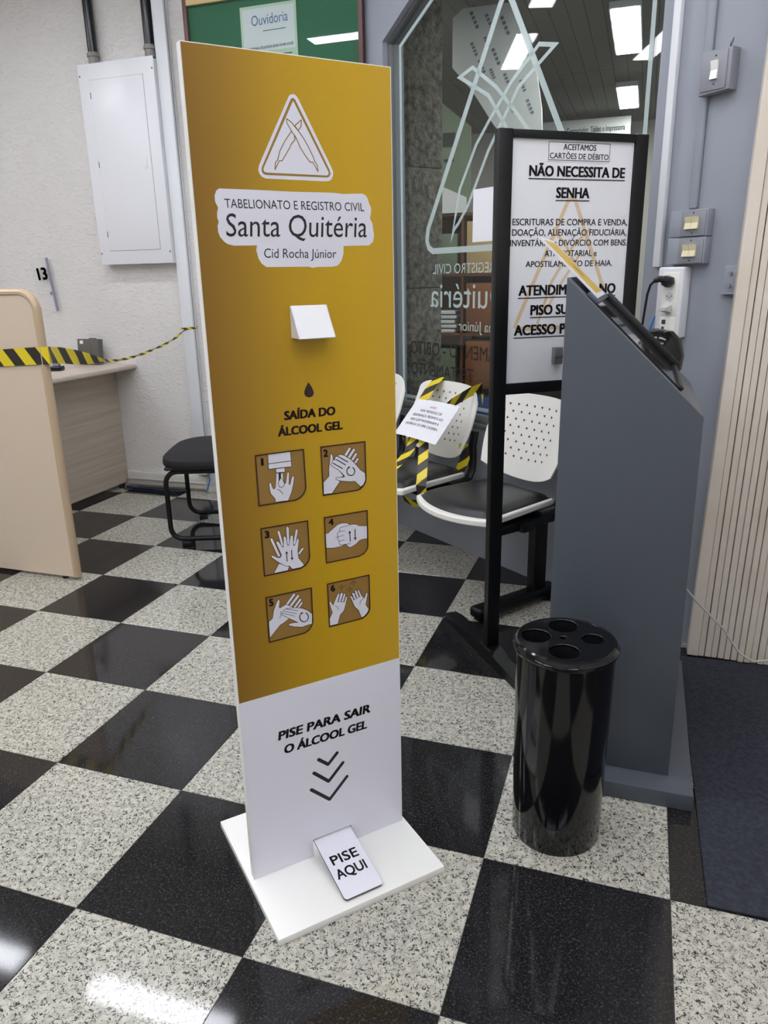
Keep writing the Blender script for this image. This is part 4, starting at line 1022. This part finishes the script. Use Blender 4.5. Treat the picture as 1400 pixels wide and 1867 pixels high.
# loose cables at the foot of the white wall
for i, (lab, m_, r, pts) in enumerate((
    ('thick dark navy cable lying along the foot of the white wall', 'navy_cable', .009, [(-2.04, 2.50, .010), (-1.95, 2.485, .010), (-1.85, 2.49, .010), (-1.76, 2.47, .010), (-1.66, 2.48, .010), (-1.60, 2.50, .012)]),
    ('thin dark cable lying along the foot of the white wall', 'navy_cable', .004, [(-2.04, 2.465, .005), (-1.92, 2.455, .005), (-1.80, 2.45, .005), (-1.70, 2.455, .005), (-1.63, 2.44, .005)]),
    ('blue cable looped down beside the white duct behind the stool', 'blue_cable', .004, [(-1.462, 2.535, .23), (-1.448, 2.52, .19), (-1.432, 2.51, .14), (-1.428, 2.515, .09), (-1.44, 2.51, .05), (-1.45, 2.49, .012)]),
    ('grey cable looped down beside the white duct behind the stool', 'white_cable', .004, [(-1.44, 2.55, .23), (-1.415, 2.53, .17), (-1.395, 2.53, .11), (-1.405, 2.53, .055), (-1.43, 2.52, .012)]))):
    c = MB().tube(pts, r, 8).build('floor_cable', M[m_]); tag(c, lab, 'cable', 'loose cables by the duct')

# ================================================================== GREY WALL: switches, socket box, bracket
def rocker(mb, x0, x1, z0, z1, y):
    mb.prism([(x0, y, z0), (x0, y - .008, z0), (x0, y - .0035, (z0 + z1) / 2), (x0, y - .009, z1), (x0, y, z1)], (x1 - x0, 0, 0))
sw = thing('light_switch', 'single grey light switch box with one white rocker, high on the grey wall', 'switch', wl(1.478, 0, 1.765), WA + R(0), 'switch boxes on the grey wall')
MB().prism([(0, 0, 0), (.097, 0, .004), (.097, 0, .112), (0, 0, .116)], (0, -.040, 0), bev=.003).build('box', M['switch_grey'], sw)
MB().box(.006, .086, -.0435, -.040, .008, .108, bev=.002).build('plate', M['switch_grey'], sw)
mb = MB(); rocker(mb, .038, .060, .036, .084, -.0435); mb.build('rocker', M['white_plastic'], sw, smooth=False)
mb = MB(); mb.disc((.049, -.0436, .024), .003, (0, -1, 0), 8, .0008); mb.disc((.049, -.0436, .097), .003, (0, -1, 0), 8, .0008); mb.build('screws', M['slot'], sw, smooth=False)
mb = MB().tube([(.07, -.01, .112), (.076, -.02, .125), (.085, -.02, .138), (.080, -.015, .128), (.068, -.012, .114)], .0012, 5); mb.build('loose_wire', M['slot'], sw)
for z, lab in ((1.373, 'grey switch box with two cream rockers, upper of the stacked pair'), (1.292, 'grey switch box with two cream rockers, lower of the stacked pair')):
    sw = thing('light_switch', lab, 'switch', wl(1.415, 0, z), WA, 'switch boxes on the grey wall')
    MB().box(0, .132, -.034, 0, 0, .079, bev=.002).build('box', M['grey_wall'], sw)
    MB().box(.043, .128, -.0375, -.034, .002, .077, bev=.0015).build('plate', M['switch_grey'], sw)
    for x in (.060, .083):
        mb = MB(); rocker(mb, x, x + .022, .022, .058, -.0375); mb.build('rocker', M['cream'], sw, smooth=False)
    mb = MB(); mb.disc((.085, -.0376, .010), .0026, (0, -1, 0), 8, .0008); mb.disc((.085, -.0376, .069), .0026, (0, -1, 0), 8, .0008); mb.build('screws', M['slot'], sw, smooth=False)
ob = thing('socket_box', 'white plastic socket box with a black plug, below the cream switches', 'socket', wl(1.396, 0, 1.062), WA)
MB().box(0, .093, -.044, 0, 0, .222, bev=.006, seg=3).build('box', M['white'], ob)
MB().box(.022, .080, -.0455, -.043, .070, .205, bev=.0012).build('socket_plate', M['white_plastic'], ob)
MB().box(.022, .080, -.0455, -.043, .012, .068, bev=.0012).build('data_plate', M['white_plastic'], ob)
for z in (.130, .092):
    mb = MB(); mb.disc((.050, -.0456, z), .0165, (0, -1, 0), 6, .0008)
    o = mb.build('outlet', M['socket'], ob, smooth=False)
    mb = MB()
    for dx in (-.007, 0, .007):
        mb.disc((.050 + dx, -.0466, z + (.002 if dx else -.003)), .0022, (0, -1, 0), 8, .0004)
    mb.build('pin_holes', M['slot'], o, smooth=False)
MB().box(.030, .044, -.0465, -.0445, .044, .058).box(.031, .040, -.0465, -.0445, .026, .036).build('data_jacks', M['slot'], ob, smooth=False)
MB().prism([(.036, -.0468, .080), (.036, -.080, .088), (.036, -.080, .098), (.036, -.0468, .106)], (.028, 0, 0), bev=.003).build('adapter', M['socket'], ob)
pl_ = thing('power_plug', 'black angled power plug and cord in the white socket box', 'plug', wl(1.396, 0, 1.062), WA)
MB().prism([(.052, -.0460, .160), (.068, -.0460, .172), (.064, -.0460, .190), (.046, -.0460, .196), (.034, -.0460, .184), (.036, -.0460, .168)], (0, -.030, 0), bev=.004).tube([(.050, -.066, .182), (.030, -.075, .186), (.014, -.082, .180)], [.012, .010, .007], 10).build('plug_head', M['black'], pl_)
MB().tube([(.018, -.082, .182), (.004, -.085, .168), (-.004, -.086, .140), (-.010, -.085, .09), (-.016, -.085, .03), (-.024, -.09, -.05), (-.03, -.09, -.2), (-.03, -.09, -.5), (-.02, -.10, -.9), (-.01, -.11, -1.055)], .0042, 8).build('cord', M['black'], pl_)
nc = MB().tube([(.004, -.03, .078), (-.003, -.045, .06), (-.008, -.05, .03), (-.012, -.055, -.03), (-.016, -.06, -.2), (-.016, -.06, -.6), (-.01, -.07, -1.058)], .004, 8).build('network_cable', M['blue_cable'])
nc.location = wl(1.396, 0, 1.062); nc.rotation_euler = (0, 0, WA)
tag(nc, 'blue network cable hanging down beside the white socket box', 'cable')
br_ = thing('wall_bracket', 'small grey bolted bracket on the grey wall beside the folding gate', 'bracket', wl(1.605, 0, 1.20), WA)
MB().box(0, .048, -.006, 0, 0, .085, bev=.0015).box(0, .048, -.022, -.006, 0, .006, bev=.001).build('plate', M['grey_wall'], br_)
for z in (.025, .062):
    mb = MB(); mb.disc((.022, -.006, z), .006, (0, -1, 0), 6, .006); mb.build('bolt', M['switch_grey'], br_, smooth=False)

# ================================================================== FOLDING GATE and mat
fg = thing('folding_gate', 'beige accordion folding gate pushed to the side at the right edge', 'gate', (1.283, 1.139, 0), 0)
fg.rotation_euler = (0, R(.95), 0)
x = 0.0
widths = [.036] + [.0205] * 20
rnd = random.Random(5)
for i, w in enumerate(widths):
    y = -.004 if i == 0 else rnd.uniform(-.002, .006)
    g_ = .003 if i % 2 else .0015
    MB().box(x, x + w - g_, y, .05, .004 if i else .006, 2.70, bev=.0015, seg=1).build('slat', M['gate'], fg)
    x += w
MB().box(.002, x - .004, .02, .048, .01, 2.69).build('inner_web', M['gate_gap'], fg, smooth=False)
dm = MB().box(0, 1.35, 0, 1.12, 0, .007, bev=.003)
dm = dm.build('door_mat', M['mat_navy']); dm.location = (1.272, .002, 0); dm.rotation_euler = (0, 0, R(.8))
tag(dm, 'dark navy carpet mat on the floor at the right edge', 'mat')
wc_ = MB().tube([(1.215, 1.05, .33), (1.257, 1.075, .268), (1.290, 1.085, .228), (1.34, 1.09, .178), (1.385, 1.095, .133), (1.41, 1.095, .095), (1.440, 1.095, .055), (1.482, 1.09, .034), (1.53, 1.09, .046), (1.60, 1.08, .03), (1.70, 1.04, .010)], .0035, 8).build('white_cable', M['white_cable'])
tag(wc_, 'thin white cable drooping in front of the folding gate', 'cable')
bc = MB().tube([(.872, 1.05, .33), (.868, 1.30, .31), (.850, 1.48, .26), (.815, 1.515, .19), (.805, 1.505, .10), (.805, 1.42, .006), (.815, 1.33, .004), (.85, 1.2, .004), (.93, 1.06, .02)], .003, 8).build('black_cable', M['black'])
tag(bc, 'thin black cable hanging behind the kiosk beside the bench leg', 'cable')

# ================================================================== THE GALLERY BEYOND THE GLASS
GZ = 2.70
struct(MB().box(-4, 5, 2.75, 7.4, -.06, -.012).build('floor_gallery', M['gallery_floor'], smooth=False))
ga, gb_ = wl(-.70, -.125, 0), wl(1.66, -.125, 0)
gc = struct(MB().prism([(-4, 2.72, GZ + .03), (ga.x, ga.y, GZ + .03), (gb_.x, gb_.y, GZ + .03), (1.5, 1.42, GZ + .03), (5, 1.42, GZ + .03), (5, 7.4, GZ + .03), (-4, 7.4, GZ + .03)], (0, 0, .06)).build('ceiling_gallery', M['plank'], smooth=False))
for i in range(30):
    xx = -1.5 + i * .1
    for (ya, yb) in ((2.9, 5.05), (5.056, 7.2)):
        MB().box(xx + .0015, xx + .0985, ya, yb, GZ, GZ + .028).build('plank', M['plank'], gc, smooth=False)
struct(MB().box(-4, 5, 7.2, 7.34, 0, GZ + .1).build('wall_gallery', M['plain'], smooth=False))
for y0, y1, lab in ((3.55, 4.53, 'bright ceiling lamp beyond the glass, nearer one'), (5.48, 6.35, 'bright ceiling lamp beyond the glass, farther one')):
    gl = thing('gallery_lamp', lab, 'lamp', (.82 if y0 < 5 else .785, (y0 + y1) / 2, GZ), 0, 'ceiling lamps beyond the glass')
    h = (y1 - y0) / 2
    MB().box(-.085, .085, -h, h, -.035, -.0005).build('housing', M['white'], gl, smooth=False)
    MB().box(-.075, .075, -h + .02, h - .02, -.038, -.0355).build('diffuser', M['gallery_lamp'], gl, smooth=False)
for i, (gx, gy) in enumerate(((-.62, 3.3), (.85, 2.98), (-2.6, 6.0), (2.2, 4.0), (2.2, 5.9), (2.6, 2.4))):  # unseen extra lamps, added to brighten the gallery, column and hanging sign
    gl = thing('gallery_lamp', 'added fill lamp out of view on the gallery ceiling, %s of six' % ('first', 'second', 'third', 'fourth', 'fifth', 'sixth')[i], 'lamp', (gx, gy, GZ), 0, 'ceiling lamps beyond the glass')
    MB().box(-.085, .085, -.30, .30, -.035, -.0005).build('housing', M['white'], gl, smooth=False)
    MB().box(-.075, .075, -.28, .28, -.038, -.0355).build('diffuser', M['gallery_lamp'], gl, smooth=False)
cl = MB()
for z0, z1, e in ((0, .6, .004), (.603, 1.22, 0), (1.223, 1.85, .003), (1.853, GZ, .001)):
    cl.box(-.115 - e, .115 + e, -.115 - e, .115 + e, z0, z1, bev=.006)
cl = cl.build('stone_column', M['stone']); cl.location = (-.235, 2.985, -.012); cl.rotation_euler = (0, 0, WA)
tag(cl, 'rough dark stone column standing just outside the window', 'column')
# white cut-corner sign board hung under the gallery ceiling
hs = thing('hanging_sign', 'large white cut-corner sign board hanging beyond the glass', 'sign', (0, 3.3, 0), 0)
OC = [(-.091, 2.40), (.024, 2.275), (.154, 2.088), (.20, 2.04), (.43, 2.02), (.42, 2.16), (.375, 2.39), (.30, 2.58), (.255, 2.685), (-.03, 2.685), (-.091, 2.645)]
MB().prism([(x, 0, z) for x, z in OC], (0, .03, 0)).build('board', M['pearl'], hs, smooth=False)
mb = MB()
for (x, z, l) in ((.005, 2.66, .10), (.09, 2.64, .09), (.175, 2.62, .11), (.01, 2.51, .08), (.085, 2.53, .06), (.13, 2.47, .10), (.055, 2.42, .08), (.12, 2.37, .06), (.20, 2.34, .08), (.29, 2.30, .07), (.23, 2.20, .07), (.27, 2.45, .08), (.33, 2.20, .09)):
    d_ = Vector((.42, -.9)); n_2 = Vector((.9, .42))
    for k in range(4):
        p = Vector((x, z)) + d_ * l * k / 4
        mb.poly([(q.x, -.001, q.y) for q in (p, p + d_ * l * .17, p + d_ * l * .17 + n_2 * .018, p + n_2 * .018)])
mb.build('faded_marks', M['acrylic_edge'], hs, smooth=False)
MB().box(.02, .03, .01, .02, 2.66, GZ).box(.20, .21, .01, .02, 2.66, GZ).build('hanger', M['steel'], hs, smooth=False)
bnr = thing('shop_banner', 'long pale shop banner with blue lettering beyond the glass', 'sign', (.10, 6.6, 2.45), 0)
MB().box(-.1, .70, 0, .03, .0, .20).build('board', M['pearl'], bnr, smooth=False)
text_part('Notebook, Computador, Tablet e Impressora', (-60, 85), (650, 85), (-60, 135), lambda u, v: (u / 1000, -.002, v / 1000), M['blue_ink'], bnr, .01)
MB().box(-.1, .70, .01, .025, -2.46, 0).build('shop_front', M['dark_shop'], bnr, smooth=False)
ss = thing('shop_screen', 'dull green shop panel with a red mark standing on the shelf beyond the glass', 'panel', (-.60, 4.30, 1.708), 0)
MB().prism([(0, 0, 0), (.40, 0, 0), (.40, 0, .56), (.02, 0, .86), (0, 0, .86)], (0, .02, 0)).build('panel', M['sage'], ss, smooth=False)
MB().box(.10, .13, -.004, 0, .52, .64).build('red_mark', M['red'], ss, smooth=False)
MB().box(.20, .29, -.004, 0, .44, .53).box(.21, .28, -.004, 0, .34, .36).build('small_poster', M['ink'], ss, smooth=False)
MB().prism([(.02, -.012, 0), (.38, -.012, 0), (.38, -.012, .10), (.02, -.012, .26)], (0, .008, 0)).build('white_card', M['white'], ss, smooth=False)
# goods shelf of the shop opposite
SX = -.62
sh = thing('shop_shelf', 'brown shop shelf with cartons beyond the glass', 'shelf', (SX, 4.3, -.012), 0)
MB().box(0, 1.25, .32, .34, 0, 1.70).build('back_panel', M['brown'], sh, smooth=False)
for x in (0, .36, .72, 1.23):
    MB().box(x, x + .02, 0, .32, 0, 1.70).build('upright', M['brown'], sh, smooth=False)
for z in (.05, .45, .85, 1.28, 1.70):
    MB().box(0, 1.25, 0, .32, z, z + .02).build('shelf_board', M['brown'], sh, smooth=False)
goods = [(.05, .07, .28, .30, 'brown', 'brown carton on the lowest shop shelf beyond the glass'), (.42, .07, .26, .32, 'shop_blue', 'blue carton on the lowest shop shelf beyond the glass'), (.80, .07, .30, .28, 'white', 'white carton on the lowest shop shelf beyond the glass'),
         (.06, .47, .26, .28, 'sage', 'dull green carton on the second shop shelf beyond the glass'), (.40, .47, .22, .34, 'orange', 'orange carton on the second shop shelf beyond the glass'), (.80, .47, .26, .30, 'shop_blue', 'blue carton on the second shop shelf beyond the glass'),
         (.40, .87, .24, .36, 'orange', 'orange carton on the third shop shelf beyond the glass'), (.78, .87, .15, .26, 'red', 'red carton on the third shop shelf beyond the glass'),
         (.05, 1.30, .13, .32, 'red', 'narrow red carton on the fourth shop shelf beyond the glass'), (.20, 1.30, .13, .28, 'sage', 'dull green carton on the fourth shop shelf beyond the glass'), (.40, 1.30, .20, .36, 'wood_light', 'tan carton on the fourth shop shelf beyond the glass'), (.80, 1.30, .28, .28, 'white', 'white carton on the fourth shop shelf beyond the glass')]
for x, z, w, h, m_, lab in goods:
    c = MB().box(0, w, 0, .22, 0, h, bev=.003).build('carton', M[m_])
    c.location = (SX + x, 4.31, -.012 + z + .0005); tag(c, lab, 'box', 'cartons on the shop shelf')
for k in range(5):
    c = MB().box(0, .27, 0, .2, 0, .026, bev=.006).build('white_tray', M['white'])
    c.location = (SX + .045 + (k % 2) * .012, 4.31, .8585 + k * .034)
    tag(c, ('lowest', 'second lowest', 'middle', 'second highest', 'topmost')[k] + ' white tray of the stack on the shop shelf beyond the glass', 'tray', 'stacked white trays')
ld = thing('shop_light', 'small glowing blue light unit on the shop shelf beyond the glass', 'lamp', (SX + .96, 4.32, .8585), 0)
MB().box(0, .09, 0, .05, 0, .30, bev=.004).build('case', M['black'], ld)
MB().box(.02, .07, -.003, -.0005, .16, .26).box(.02, .05, -.003, -.0005, .06, .10).build('glow', M['led_blue'], ld, smooth=False)
